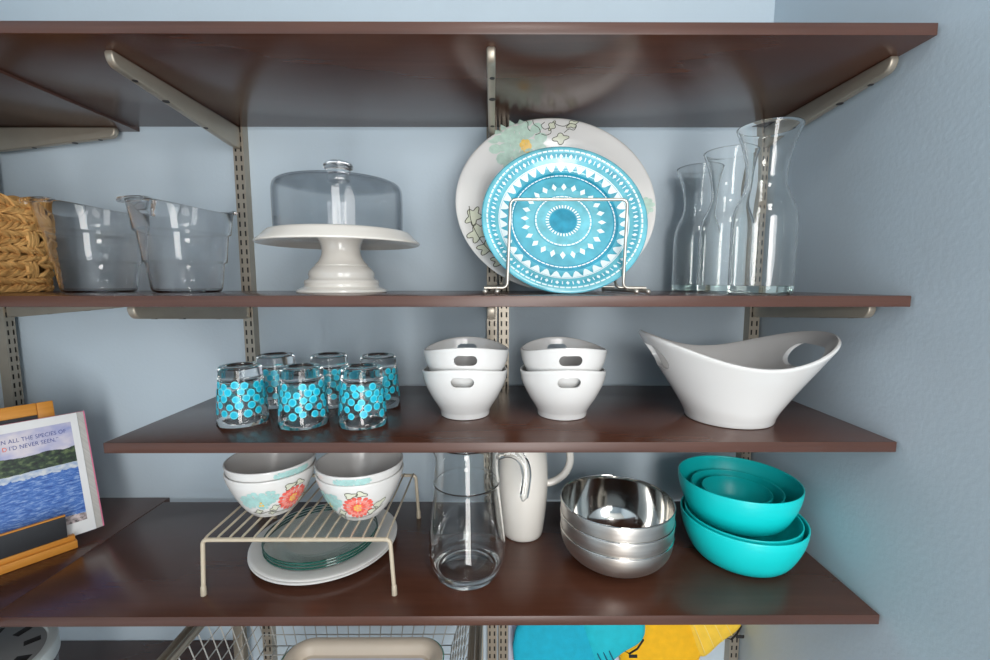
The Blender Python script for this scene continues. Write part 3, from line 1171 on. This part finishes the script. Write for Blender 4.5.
# ------------------------------------------------------------------ book stand and book on the left-hand shelf
def make_book_stand():
    ang = math.atan2(.807, .59)
    # local: +x along the ledge towards its right end, -y faces the room
    O = (-.666, -.170, Z4)
    r = thing('book_stand', 'honey wood book stand with black board, in the left corner by the wall', 'book stand', O, (0, 0, ang))
    L_ = .225
    lean = math.radians(17)
    b = bmesh.new()
    # stepped ledge
    add_box(b, (-L_, 0, .0005), (0, .050, .0135), 0, .0012)
    add_box(b, (-L_, .004, .0137), (-.0015, .013, .0215), 0, .001)
    obj('ledge', b, 'honey', r)
    b = bmesh.new()
    add_box(b, (-L_ + .002, .0055, .0217), (-.010, .0095, .0560), 0, .0005)
    obj('lip', b, 'chalk', r)
    b = bmesh.new()
    add_box(b, (-L_ + .002, .0050, .0562), (-.010, .0100, .0585), 0, .0004)
    obj('lip_trim', b, 'honey', r)
    rot = Matrix.Translation((0, .034, .0137)) @ Matrix.Rotation(-lean, 4, 'X')
    H, W = .222, .20
    x1 = .004
    b = bmesh.new()
    for lo, hi in (((x1 - W, 0, 0), (x1 - W + .020, .012, H)), ((x1 - .020, 0, 0), (x1, .012, H)), ((x1 - W + .0202, 0, H - .020), (x1 - .0202, .012, H)), ((x1 - W + .0202, 0, 0), (x1 - .0202, .012, .018))):
        add_box(b, lo, hi, 0, .0012)
    for v in b.verts: v.co = rot @ v.co
    obj('frame', b, 'honey', r)
    b = bmesh.new()
    add_box(b, (x1 - W + .019, .004, .017), (x1 - .019, .009, H - .019))
    for v in b.verts: v.co = rot @ v.co
    obj('board', b, 'chalk', r)
    # ---- the book
    bk = thing('cookbook', 'open white-bordered book page with a sea photo, standing on the wooden stand', 'book', O, (0, 0, ang))
    m = Matrix.Translation((0, .0180, .0142)) @ Matrix.Rotation(-lean, 4, 'X')
    xr, w, h, t = .038, .225, .198, .0075
    b = bmesh.new()
    add_box(b, (xr - w, .0014, 0), (xr - .0105, t - .0012, h), 0, .0004)
    for v in b.verts:
        if v.co.x > xr - .02 and v.co.y > .003: v.co.x += .0095
    for v in b.verts: v.co = m @ v.co
    obj('page_block', b, 'pages', bk, smooth=False)
    b = bmesh.new()
    add_box(b, (xr - w, t - .001, -.0004), (xr + .0010, t + .0006, h + .001), 0, .0003)
    for v in b.verts: v.co = m @ v.co
    c = obj('back_cover', b, 'pink', bk, smooth=False)
    c['label'] = 'pink cover edge'
    b = bmesh.new()
    add_box(b, (xr - w, .0006, 0), (xr - .0105, .0013, h - .0006))
    for v in b.verts: v.co = m @ v.co
    pg = obj('page', b, 'paper', bk, smooth=False)
    # printed photo on the page
    b = bmesh.new()
    uv = b.loops.layers.uv.new('UVMap')
    px0, px1, pz0, pz1 = xr - w + .012, xr - .0195, .020, h - .014
    q = [b.verts.new(m @ Vector(p)) for p in ((px0, .0004, pz0), (px1, .0004, pz0), (px1, .0004, pz1), (px0, .0004, pz1))]
    f = b.faces.new(q)
    for lp, c_ in zip(f.loops, ((0, 0), (1, 0), (1, 1), (0, 1))):
        lp[uv].uv = c_
    mat, nt, bs = newmat('printed_sea_photo')
    N, L = nt.nodes, nt.links
    tc = N.new('ShaderNodeTexCoord')
    sp = N.new('ShaderNodeSeparateXYZ')
    L.new(tc.outputs['UV'], sp.inputs[0])
    mp = N.new('ShaderNodeMapping'); mp.inputs['Scale'].default_value = (6, 22, 1)
    L.new(tc.outputs['UV'], mp.inputs['Vector'])
    n1 = N.new('ShaderNodeTexNoise'); n1.inputs['Scale'].default_value = 2.6; n1.inputs['Detail'].default_value = 8; n1.inputs['Roughness'].default_value = .75
    L.new(mp.outputs['Vector'], n1.inputs['Vector'])
    n2 = N.new('ShaderNodeTexNoise'); n2.inputs['Scale'].default_value = 26; n2.inputs['Detail'].default_value = 6
    L.new(tc.outputs['UV'], n2.inputs['Vector'])
    n3 = N.new('ShaderNodeTexNoise'); n3.inputs['Scale'].default_value = 5; n3.inputs['Detail'].default_value = 5
    L.new(tc.outputs['UV'], n3.inputs['Vector'])

    def ramp(fac, cols):
        c = N.new('ShaderNodeValToRGB')
        e = c.color_ramp.elements
        e[0].position, e[0].color = cols[0]
        e[1].position, e[1].color = cols[-1]
        for p, cc in cols[1:-1]:
            x = e.new(p); x.color = cc
        L.new(fac, c.inputs['Fac'])
        return c.outputs['Color']

    def math_(op, a, b_):
        x = N.new('ShaderNodeMath'); x.operation = op
        for i, s in enumerate((a, b_)):
            if isinstance(s, (int, float)): x.inputs[i].default_value = s
            else: L.new(s, x.inputs[i])
        return x.outputs[0]

    def mix(fac, a, b_):
        x = N.new('ShaderNodeMix'); x.data_type = 'RGBA'
        L.new(fac, x.inputs['Factor']); L.new(a, x.inputs['A']); L.new(b_, x.inputs['B'])
        return x.outputs['Result']
    sea = ramp(n1.outputs['Fac'], [(.34, srgb(24, 58, 136)), (.5, srgb(58, 108, 184)), (.66, srgb(158, 182, 216))])
    near = ramp(sp.outputs['Y'], [(.06, srgb(0, 0, 0)), (.14, srgb(255, 255, 255))])
    shore = ramp(n2.outputs['Fac'], [(.4, srgb(70, 60, 62)), (.6, srgb(206, 190, 190))])
    bws = math_('GREATER_THAN', math_('ADD', sp.outputs['Y'], math_('MULTIPLY', n3.outputs['Fac'], .08)), .115)
    pale = ramp(n2.outputs['Fac'], [(.35, srgb(150, 170, 200)), (.65, srgb(206, 210, 214))])
    trees = ramp(n2.outputs['Fac'], [(.36, srgb(14, 24, 22)), (.52, srgb(38, 58, 38)), (.68, srgb(92, 108, 68))])
    sky = ramp(n3.outputs['Fac'], [(.35, srgb(150, 156, 200)), (.65, srgb(216, 208, 214))])
    c = mix(bws, shore, sea)
    c = mix(math_('GREATER_THAN', math_('ADD', sp.outputs['Y'], math_('MULTIPLY', n2.outputs['Fac'], .06)), .565), c, pale)
    c = mix(math_('GREATER_THAN', math_('ADD', sp.outputs['Y'], math_('MULTIPLY', n2.outputs['Fac'], .02)), .605), c, trees)
    c = mix(math_('GREATER_THAN', math_('ADD', sp.outputs['Y'], math_('MULTIPLY', n3.outputs['Fac'], .10)), .80), c, sky)
    L.new(c, bs.inputs['Base Color'])
    bs.inputs['Roughness'].default_value = .45
    ph = obj('printed_photo', b, [mat], pg, smooth=False)

    def words(txt, size, x, z, mt):
        cu = bpy.data.curves.new('lettering', 'FONT')
        cu.body = txt
        cu.size = size
        cu.space_character = 1.04
        cu.align_x = 'RIGHT'
        cu.extrude = .00005
        to = bpy.data.objects.new('lettering', cu)
        COL.objects.link(to)
        bpy.context.view_layer.update()
        me = bpy.data.meshes.new_from_object(to.evaluated_get(bpy.context.evaluated_depsgraph_get()))
        bpy.data.objects.remove(to, do_unlink=True)
        left = x + .77 * min(v.co.x for v in me.vertices)
        mm = m @ Matrix.Translation((x, .0001, z)) @ Matrix.Rotation(PI / 2, 4, 'X')
        me.transform(mm @ Matrix.Diagonal((.77, 1, 1, 1)))
        me.materials.append(M[mt])
        o = bpy.data.objects.new('lettering', me)
        COL.objects.link(o)
        o.parent = pg
        return left
    words('IN ALL THE SPECIES OF', .0092, px1 - .0075, pz1 - .0165, 'ink_blue')
    left = words('I\u2019D NEVER SEEN.\u201d', .0092, px1 - .0175, pz1 - .0275, 'ink_blue')
    words('D', .0092, left - .0026, pz1 - .0275, 'ink_orange')


make_book_stand()


# ------------------------------------------------------------------ wire rack with bowls above and plates below
RX0, RX1, RY0, RY1, RH = -.3925, -.1370, -.2800, -.0800, .0825


def make_rack():
    r = thing('wire_rack', 'cream coated wire shelf rack standing on the lowest shelf', 'rack', ((RX0 + RX1) / 2, (RY0 + RY1) / 2, Z4))
    hx, hy = (RX1 - RX0) / 2, (RY1 - RY0) / 2
    for y in (-hy, hy):
        b = bmesh.new()
        add_tube(b, rounded([(-hx - .002, y, .006), (-hx + .002, y, RH - .0025), (hx - .002, y, RH - .0025), (hx + .002, y, .006)], .007, 6), .0029, 10)
        obj('end_bar', b, 'cream_wire', r)
        for s in (-1, 1):
            b = bmesh.new()
            add_tube(b, [(s * (hx + .0021), y, .0002), (s * (hx + .0019), y, .0125), (s * (hx + .0016), y, .0145)], .0036, 12, radii=[.0038, .0036, .0026])
            obj('foot', b, 'cream_wire', r)
    n = 16
    for i in range(n):
        x = -hx + .006 + (2 * hx - .012) * i / (n - 1)
        b = bmesh.new()
        add_tube(b, [(x, -hy - .001, RH - .0003), (x, -hy + .004, RH + .0008), (x, hy - .004, RH + .0008), (x, hy + .001, RH - .0003)], .0016, 8)
        obj('wire', b, 'cream_wire', r)


make_rack()


def make_floral_bowl(variant, label, loc, rotz, seed):
    r = thing('floral_bowl', label, 'bowl', loc, (0, 0, rotz), 'floral bowls on the wire rack')
    H = .0655
    outer = [(0, .0008), (.026, .0008), (.028, 0), (.0300, .001)] + [tuple(p) for p in spline([(.0315, .003), (.0395, .012), (.0475, .026), (.0545, .041), (.0600, .055), (.0625, H)], 5)]
    prof, k = shell(outer, .0028, .004)
    b = bmesh.new()
    lathe(b, prof, 80)
    tab = [(z, q) for q, z in outer if q > .0299]

    def rz(z):
        return interp(tab, max(.001, min(H - .001, z)))

    def put(u, v, layer=1):
        """u: arc length round the bowl from the middle, v: height."""
        v = max(.003, min(H - .0015, v))
        q = rz(v) + .0003 + .00014 * layer
        a = -PI / 2 + u / .055
        return Vector((q * math.cos(a), q * math.sin(a), v - .00012 * layer))
    rnd = random.Random(seed)
    turns = (0, 2 * PI * .055 / 2)
    for base in turns:
        for pts, c, m in flower(put, base + .010, .0300, .0185, [1, 2], rnd, 4, 18, 1.15, jitter=.06):
            poly(b, pts, m, c)
        for k2 in range(7):
            a = 2 * PI * k2 / 7
            rr = .0048 if k2 else 0
            pts = [put(base + .010 + rr * math.cos(a) + .0019 * math.cos(2 * PI * j / 8), .0310 + rr * math.sin(a) + .0019 * math.sin(2 * PI * j / 8), 6) for j in range(8)]
            poly(b, pts, 3)
        for (uu, vv, rad) in ((-.040, .038, .0135), (-.024, .041, .0110), (-.055, .034, .0110), (-.034, .029, .0085)):
            for pts, c, m in flower(put, base + uu, vv, rad, [4, 4], rnd, 3, 10, 1.1, jitter=.2):
                poly(b, pts, m, c)
        for (uu, vv) in ((-.036, .034), (-.038, .029), (-.034, .029)):
            poly(b, [put(base + uu + .0018 * math.cos(2 * PI * j / 8), vv + .0018 * math.sin(2 * PI * j / 8), 6) for j in range(8)], 3)
        if variant:
            for (uu, vv, rad) in ((.014, .0590, .0052), (.022, .0600, .0046), (.031, .0585, .0055), (.005, .0590, .0045), (.040, .0600, .0042)):
                for pts, c, m in flower(put, base + uu, vv, rad, [4, 4], rnd, 2, 8, 1.3, jitter=.3):
                    poly(b, pts, m, c)
        for (uu, vv, s, a, lb) in (() if variant else ((-.017, .021, .0055, .3, 4), (.002, .0530, .0055, .2, 3), (.015, .0540, .0050, -.3, 3), (-.044, .0165, .0045, .2, 4), (.032, .020, .006, .5, 3), (.042, .030, .007, .6, 3), (-.022, .012, .004, 0, 4))):
            o = leaf_outline(base + uu, vv, s, a, lb)
            poly(b, [put(x, y, 2) for x, y in o[:-1]], 6, put(base + uu, vv, 2))
            ribbon(b, put, o, .0008, 5, 4)
        ribbon(b, put, spline([(base - .055, .0155), (base - .04, .013), (base - .026, .016), (base - .014, .012), (base + .01, .0105), (base + .03, .014), (base + .05, .026)], 5), .0008, 5, 4)
    obj('bowl', b, ['stone', 'coral', 'coral_light', 'yellow_print', 'aqua_print', 'ink', 'leaf_print'], r, angle=60)
    return r


RT = Z4 + RH + .0023
fb = make_floral_bowl(0, 'lower white bowl with coral and aqua flowers, left stack on the wire rack', (-.3322, -.203, RT), .82, 2)
fu = make_floral_bowl(1, 'upper white bowl with aqua rim flowers, left stack on the wire rack', (-.3325, -.202, RT + .0125), .52, 4)
dup(fb, (-.1962, -.213, RT), (0, 0, .02), 'lower white bowl with one coral flower facing front, right stack on the rack')
dup(fu, (-.1965, -.213, RT + .0125), (0, 0, -.30), 'upper white bowl with aqua rim flowers, right stack on the wire rack')


def make_white_plate():
    R = .1108
    front = [(0, .0045), (.068, .0045), (.073, .0055), (.080, .0085), (.107, .0122), (R, .0122)]
    r = thing('white_plate', 'lower of the two white plates stacked under the wire rack', 'plate', (-.2707, -.164, Z4 + .0002), group='white plates under the wire rack')
    b = bmesh.new()
    prof = list(front) + [(R + .0010, .0115), (R + .0006, .0102), (.106, .0090), (.080, .0052), (.070, .0008), (.066, 0), (0, 0)]
    lathe(b, prof, 120)
    obj('dish', b, 'stone', r, angle=60)
    return r


wp = make_white_plate()
dup(wp, (-.2700, -.1640, Z4 + .0050), None, 'upper of the two white plates stacked under the wire rack')


def make_glass_plate():
    R = .0845
    r = thing('green_glass_plate', 'lowest of three green-edged glass plates on the white plates', 'plate', (-.2744, -.169, Z4 + .0098), group='green-edged glass plates')
    b = bmesh.new()
    prof = [(0, .003), (.052, .003), (.057, .0045), (.064, .0080), (R - .001, .0108)]
    prof += [(R, .0105), (R, .0087), (R - .001, .0082), (.064, .0055), (.056, .0010), (.050, 0), (0, 0)]
    lathe(b, prof, 120)
    obj('dish', b, 'green_glass', r, angle=60)
    b = bmesh.new()
    e = [(R + .0002, .0082), (R + .0016, .0088), (R + .0018, .0098), (R + .0012, .0108), (R + .0002, .0110), (R + .0002, .0082)]
    lathe(b, e, 120)
    obj('rim', b, 'green_edge', r)['label'] = 'deep green glass edge'
    return r


gp = make_glass_plate()
dup(gp, (-.2740, -.1688, Z4 + .0142), None, 'middle of three green-edged glass plates on the white plates')
dup(gp, (-.2746, -.1692, Z4 + .0186), None, 'topmost of three green-edged glass plates on the white plates')


# ------------------------------------------------------------------ pitchers
def make_glass_pitcher():
    r = thing('glass_pitcher', 'clear glass pitcher with open hooked handle on the lowest shelf', 'pitcher', (-.0385, -.2300, Z4 + .0003))
    outer = [(0, .003), (.036, .003), (.040, .0005), (.0425, 0), (.0445, .0015), (.0448, .005), (.0465, .0090)] + [tuple(p) for p in spline(
        [(.0500, .0140), (.0545, .026), (.0562, .040), (.0548, .060), (.0520, .085), (.0490, .112), (.0468, .132), (.0470, .136), (.0478, .139), (.0468, .142), (.0458, .152), (.0456, .165), (.0457, .182), (.0464, .196)], 4)]
    prof, k = shell(outer, .0026, .0130)

    def fn(rr, z, a):
        k_ = max(0, z - .180) / .016
        d = math.exp(-((a - PI) / .5) ** 2)
        return (rr * math.cos(a) * (1 + .22 * k_ * d), rr * math.sin(a), z + .003 * k_ * d)
    b = bmesh.new()
    lathe(b, prof, 96, fn)
    obj('vessel', b, 'glass', r, angle=70)
    b = bmesh.new()
    pts = spline([(.0455, 0, .178), (.058, 0, .1815), (.072, 0, .178), (.0825, 0, .166), (.0865, 0, .148), (.0850, 0, .128), (.0815, 0, .108)], 8)
    n = len(pts)
    add_tube(b, pts, .0055, 14, radii=[.0082 - .0016 * i / n if i < n - 3 else .0066 - .0016 * (i - n + 4) for i in range(n)])
    obj('handle', b, 'glass', r, angle=70)


make_glass_pitcher()


def make_white_pitcher():
    r = thing('ceramic_pitcher', 'tall off-white ceramic pitcher with ear handle behind the glass pitcher', 'pitcher', (.0500, -.1268, Z4))
    outer = [(0, 0), (.0300, 0), (.0325, .0012), (.0335, .005)] + [tuple(p) for p in spline([(.0345, .010), (.0378, .035), (.0405, .065), (.0415, .095), (.0405, .125), (.0375, .150), (.0350, .168), (.0355, .180), (.0385, .195)], 5)]
    prof, k = shell(outer, .0034, .006)

    def fn(rr, z, a):
        k_ = max(0, z - .160) / .035
        d = math.exp(-((a - PI) / .45) ** 2)
        return (rr * math.cos(a) * (1 + .35 * k_ * d), rr * math.sin(a), z + .006 * k_ * d)
    b = bmesh.new()
    lathe(b, prof, 80, fn)
    obj('vessel', b, 'ivory', r, angle=60)
    b = bmesh.new()
    pts = spline([(.0385, 0, .088), (.046, 0, .0885), (.0585, 0, .094), (.0700, 0, .104), (.0775, 0, .119), (.0790, 0, .135), (.0745, 0, .152), (.064, 0, .164), (.050, 0, .170), (.0345, 0, .170)], 8)
    add_tube(b, pts, .0062, 14)
    obj('handle', b, 'ivory', r)


make_white_pitcher()


# ------------------------------------------------------------------ steel mixing bowls
def make_steel_bowl(label, loc, H, R):
    r = thing('steel_bowl', label, 'mixing bowl', loc, (0, 0, 0), 'nested steel mixing bowls')

    def rz(z):
        return R * (1 - (1 - z / H) ** 2.5) ** (1 / 2.2)
    outer = [(0, 0), (.012, 0)]
    for q in range(1, 37):
        z = H * (q / 36) ** 2
        outer.append((rz(z), z) if q > 4 else (.012 + (rz(H * (5 / 36) ** 2) - .012) * q / 5, z))
    prof, k = shell(outer, .0008, .00078)
    b = bmesh.new()
    lathe(b, prof, 128, mats=lambda i: 0 if i < k else 1)
    obj('bowl', b, ['steel_out', 'steel_in'], r, angle=60)
    b = bmesh.new()
    tor = [(R - .0002 + .0010 * math.cos(2 * PI * q / 8), H + .0004 + .0010 * math.sin(2 * PI * q / 8)) for q in range(9)]
    lathe(b, tor, 128)
    bmesh.ops.remove_doubles(b, verts=b.verts, dist=1e-7)
    obj('rolled_rim', b, 'steel_in', r)
    return r


make_steel_bowl('lowest-rimmed of three nested stainless steel mixing bowls, outermost', (.1855, -.2060, Z4 + .0002), .0545, .0826)
make_steel_bowl('middle of three nested stainless steel mixing bowls', (.1857, -.2062, Z4 + .0012), .0765, .0832)
make_steel_bowl('innermost tallest of three nested steel mixing bowls, mirror-bright inside', (.1856, -.2064, Z4 + .0022), .0970, .0828)


# ------------------------------------------------------------------ teal bowls
def make_teal_bowl(label, loc, s=1.0, sh=1.0, group='nested teal bowls'):
    r = thing('teal_bowl', label, 'bowl', loc, (0, 0, 0), group)
    H = .0665 * sh
    outer = [(0, 0), (.050 * s, 0)] + [(x * s, z * sh) for x, z in spline([(.058, .0012), (.0652, .0056), (.0722, .0145), (.0787, .0280), (.0840, .0420), (.0873, .0560), (.0882, .0665)], 6)]
    prof, k = shell(outer, .0022, .0026)
    b = bmesh.new()
    lathe(b, prof, 112)
    obj('bowl', b, 'teal', r, angle=60)
    return r


make_teal_bowl('large teal plastic bowl at the bottom of the teal stack', (.3858, -.190, Z4 + .0002))
make_teal_bowl('teal bowl nested inside the bottom teal bowl, only its rim showing', (.3866, -.1875, Z4 + .0036), .925, .955)
make_teal_bowl('large teal bowl tilted on top of the stack, holding two smaller ones', (.3885, -.169, Z4 + .0495))
make_teal_bowl('medium teal bowl nested inside the uppermost large teal bowl', (.3915, -.161, Z4 + .0525), .76, .66)
make_teal_bowl('smallest teal bowl nested at the centre of the upper teal bowls', (.3935, -.158, Z4 + .0556), .58, .53)


# ------------------------------------------------------------------ below the lowest shelf
def make_container():
    r = thing('lidded_container', 'round clear container with slotted grey lid, low in the left corner', 'container', (-.772, -.250, Z5 + .0002))
    H = .156
    prof, k = shell([(0, 0), (.090, 0), (.094, .003), (.0955, .02), (.0960, H)], .0022, .003)
    b = bmesh.new()
    lathe(b, prof, 96)
    obj('tub', b, 'smoke', r, angle=60)
    b = bmesh.new()
    lathe(b, [(.0925, H + .0030), (.0985, H + .0005), (.1000, H - .004), (.0998, H + .012), (.0985, H + .017), (.0950, H + .019), (.0880, H + .0185), (.0860, H + .0160), (.0860, H + .0020), (.0925, H + .0030)], 120)
    obj('lid_rim', b, 'frost', r)
    b = bmesh.new()
    lathe(b, [(0, H + .0022), (.0858, H + .0022), (.0858, H + .0155), (.0845, H + .0162), (0, H + .0162)], 96)
    obj('lid', b, 'grey_lid', r)
    for k in range(11):
        a = 2 * PI * k / 11
        b = bmesh.new()
        add_box(b, (.060, -.0062, H + .0160), (.079, .0062, H + .0166), 0, .0002)
        for v in b.verts: v.co = Matrix.Rotation(a + .22, 3, 'Z') @ v.co
        obj('slot', b, 'dark', r)


make_container()

BX0, BX1, BYF, BYB = -.484, -.040, -.36, -.030
ZR = CZ - .575


def make_frame():
    r = thing('drawer_frame', 'taupe metal runner frame holding the wire drawer under the lowest shelf', 'drawer frame', ((BX0 + BX1) / 2, (BYF + BYB) / 2, 0))
    hx, hy = (BX1 - BX0) / 2, (BYB - BYF) / 2
    for s in (-1, 1):
        b = bmesh.new()
        xo, xi = s * (hx + .022), s * hx
        lo, hi = min(xo, xi), max(xo, xi)
        add_box(b, (lo, -hy, ZR), (hi, hy, ZR + .004), 0, .0006)
        add_box(b, (lo + .0005, -hy, ZR + .0042), (lo + .0040, hy, ZR + .012), 0, .0006)
        add_box(b, (hi - .0040, -hy, ZR + .0042), (hi - .0005, hy, ZR + .012), 0, .0006)
        obj('runner', b, 'nickel', r)
        for y in (-hy + .012, hy - .012):
            b = bmesh.new()
            xc = (lo + hi) / 2
            add_box(b, (xc - .009, y - .009, .0), (xc + .009, y + .009, ZR - .0002), 0, .001)
            obj('leg', b, 'nickel', r)


make_frame()


def make_wire_drawer():
    r = thing('mesh_basket', 'grey wire mesh basket hanging in the frame under the lowest shelf', 'wire basket', ((BX0 + BX1) / 2, (BYF + BYB) / 2, ZR - .132))
    hx, hy, H = (BX1 - BX0) / 2 - .001, (BYB - BYF) / 2 - .004, .132
    ix, iy = hx - .040, hy - .012                    # floor of the basket is narrower than its top
    w = .0010

    def side(name, A, B, C, D, nu, nv):
        """Mesh panel: A-B along the top, D-C along the bottom."""
        b = bmesh.new()
        A, B, C, D = map(Vector, (A, B, C, D))
        for i in range(nu + 1):
            t = i / nu
            add_tube(b, [A.lerp(B, t), D.lerp(C, t)], w, 6)
        for i in range(1, nv + 1):
            t = i / nv
            add_tube(b, [A.lerp(D, t), B.lerp(C, t)], w, 6)
        obj(name, b, 'grey_wire', r)
    t1, t2, t3, t4 = (-hx, -hy, H + .001), (hx, -hy, H + .001), (hx, hy, H + .001), (-hx, hy, H + .001)
    f1, f2, f3, f4 = (-ix, -iy, .0014), (ix, -iy, .0014), (ix, iy, .0014), (-ix, iy, .0014)
    side('side_panel', t1, t4, f4, f1, 14, 6)
    side('side_panel', t2, t3, f3, f2, 14, 6)
    side('back_panel', t4, t3, f3, f4, 18, 6)
    side('front_panel', t1, t2, f2, f1, 18, 6)
    side('floor_panel', f1, f2, f3, f4, 16, 14)
    b = bmesh.new()
    add_tube(b, [(x + (.012 if x > 0 else -.012), y, H + .0055) for x, y, z in (t1, t2, t3, t4)], .0022, 8, closed=True)
    obj('rim', b, 'grey_wire', r)


make_wire_drawer()


def make_tray():
    cx, cy = -.2100, -.245
    r = thing('plastic_tray', 'taupe plastic tray with rounded corners lying in the wire drawer', 'tray', (cx, cy, ZR - .1285))
    hx, hy, H = .128, .098, .104

    def ring(g, z, n=10, rad=.040):
        pts = []
        R = max(.004, rad + g)
        ax, ay = hx + g - R, hy + g - R
        for sx, sy, a0 in ((1, 1, 0), (-1, 1, PI / 2), (-1, -1, PI), (1, -1, 3 * PI / 2)):
            for k in range(n + 1):
                a = a0 + PI / 2 * k / n
                pts.append((sx * ax + R * math.cos(a), sy * ay + R * math.sin(a), z))
        return pts

    def skin(b, rows, close=False, mat=0):
        V = [[b.verts.new(p) for p in row] for row in rows]
        n = len(V[0])
        m = len(V)
        for i in range(m if close else m - 1):
            A, B = V[i], V[(i + 1) % m]
            for k in range(n):
                f = b.faces.new((A[k], A[(k + 1) % n], B[(k + 1) % n], B[k]))
                f.material_index = mat
        return V
    b = bmesh.new()
    V = skin(b, [ring(-.022, .0005), ring(-.018, .003), ring(-.006, H - .014), ring(-.001, H - .006), ring(0, H - .003), ring(-.002, H), ring(-.006, H + .0008), ring(-.013, H - .001), ring(-.017, H - .006), ring(-.021, H - .016), ring(-.025, H - .018)])
    b.faces.new(V[0][::-1]); b.faces.new(V[-1])
    b.faces.ensure_lookup_table()
    b.faces[-1].material_index = 1
    obj('shell', b, ['taupe', 'lav'], r)
    b = bmesh.new()
    skin(b, [ring(.0006, H - .0066), ring(.0024, H - .0056), ring(.0022, H - .0036), ring(.0008, H - .0028)], True)
    obj('edge_strip', b, 'tray_green', r)['label'] = 'thin green edge'


make_tray()


def make_panel():
    b = bmesh.new()
    add_box(b, (-.1925, -.006, -.30), (.1925, -.0005, .19), 0, .001)
    o = obj('backing_board', b, 'panel')
    o.location = (.2235, 0, CZ - .725)
    tag(o, 'pale board on the back wall behind the two oven mitts', 'board')


make_panel()


def cushion(bm, outline, y0, T, mat=0, rings=7, wrinkle=0.0):
    """Padded shape: outline of (x, z) points, front bulging towards -y."""
    P = [Vector((p[0], p[1])) for p in spline([*outline, outline[0]], 5)[:-1]]
    n = len(P)
    c = sum(P, Vector((0, 0))) / n
    rows = []
    for s_ in (1, -1):
        rr = []
        for k in range(rings):
            f = math.cos(PI / 2 * k / rings)
            d = math.sin(PI / 2 * k / rings) ** .7 * T
            rr.append([bm.verts.new((c.x + (p.x - c.x) * f, y0 - s_ * d * (1 if s_ > 0 else .35) + wrinkle * math.sin(40 * p.x + 25 * p.y + k), c.y + (p.y - c.y) * f)) for p in P])
        cv = bm.verts.new((c.x, y0 - s_ * T * (1 if s_ > 0 else .35), c.y))
        for A, B in zip(rr, rr[1:]):
            for i in range(n):
                bm.faces.new((A[i], A[(i + 1) % n], B[(i + 1) % n], B[i])).material_index = mat
        for i in range(n):
            bm.faces.new((rr[-1][i], rr[-1][(i + 1) % n], cv)).material_index = mat
    bmesh.ops.remove_doubles(bm, verts=bm.verts, dist=1e-6)


def make_mitt(label, body, cuff, pleats, loop, tagpts, mats, org, Y):
    r = thing('oven_mitt', label, 'oven mitt', (org[0], Y, org[1]), group='oven mitts on the wall')

    def l2(pts):
        return [(x - org[0], z - org[1]) for x, z in pts]
    b = bmesh.new()
    cushion(b, l2(body), 0, .019, 0, 8, .0006)
    obj('hand', b, mats[0], r, angle=80)
    b = bmesh.new()
    cushion(b, l2(cuff), 0, .0215, 0, 6)
    cf = obj('cuff', b, mats[1], r, angle=80)
    b = bmesh.new()
    for (p, q) in pleats:
        (x0, z0), (x1, z1) = l2([p, q])
        pts = [(x0 + (x1 - x0) * t / 8, -.0175 - .0050 * math.sin(PI * t / 8), z0 + (z1 - z0) * t / 8) for t in range(9)]
        add_tube(b, pts, .0011, 6)
    obj('stitching', b, mats[2], cf)
    b = bmesh.new()
    add_tube(b, [(x, -.004, z) for x, z in l2(loop)], .0018, 8)
    obj('hanging_loop', b, 'black', r)
    b = bmesh.new()
    (tx, tz) = l2([tagpts])[0]
    add_box(b, (tx - .008, -.0225, tz - .003), (tx + .008, -.0205, tz + .003), 0, .0004)
    o = obj('tag', b, 'black', r)


def px(p, Y=-.035):
    """Metres on the plane of the mitts for a table of measured outline points."""
    u, v = (p[0] - 493.2) / 447.18, (330 - p[1]) / 447.18
    cp, sp = math.cos(.107), math.sin(.107)
    dy, dz = cp + sp * v, -sp + cp * v
    k = (0.84887 + Y) / dy
    return (u * k, CZ + dz * k)


def pxs(l):
    return [px(p) for p in l]


make_mitt('teal oven mitt hanging on the wall below the lowest shelf',
          pxs([(512, 640), (517, 620), (535, 604), (565, 598), (588, 604), (596, 622), (602, 645), (598, 662), (580, 690), (550, 714), (528, 702), (515, 668)]),
          pxs([(573, 606), (583, 600), (612, 598), (638, 606), (643, 622), (638, 635), (620, 646), (602, 660), (592, 656), (582, 634)]),
          [(px((594 + 5 * i, 642 - 3 * i)), px((602 + 4 * i, 656 - 3.5 * i))) for i in range(3)],
          pxs([(636, 632), (628, 640), (622, 645), (627, 648), (635, 643), (641, 634)]), px((628, 643)),
          ['mitt_teal', 'mitt_teal_cuff', 'stitch_teal'], px((560, 655)), -.046)
make_mitt('yellow oven mitt hanging on the wall below the lowest shelf',
          pxs([(619, 646), (626, 622), (645, 605), (672, 598), (694, 604), (702, 622), (706, 645), (702, 662), (684, 694), (655, 714), (634, 696), (622, 668)]),
          pxs([(678, 606), (690, 598), (718, 596), (740, 604), (746, 618), (741, 632), (722, 646), (706, 660), (697, 655), (687, 632)]),
          [(px((692 + 9 * i, 622 - 3 * i)), px((704 + 9 * i, 652 - 6 * i))) for i in range(4)],
          pxs([(739, 628), (733, 636), (729, 642), (734, 644), (740, 638), (744, 630)]), px((738, 634)),
          ['mitt_yellow', 'mitt_yellow_cuff', 'stitch_yellow'], px((665, 655)), -.022)
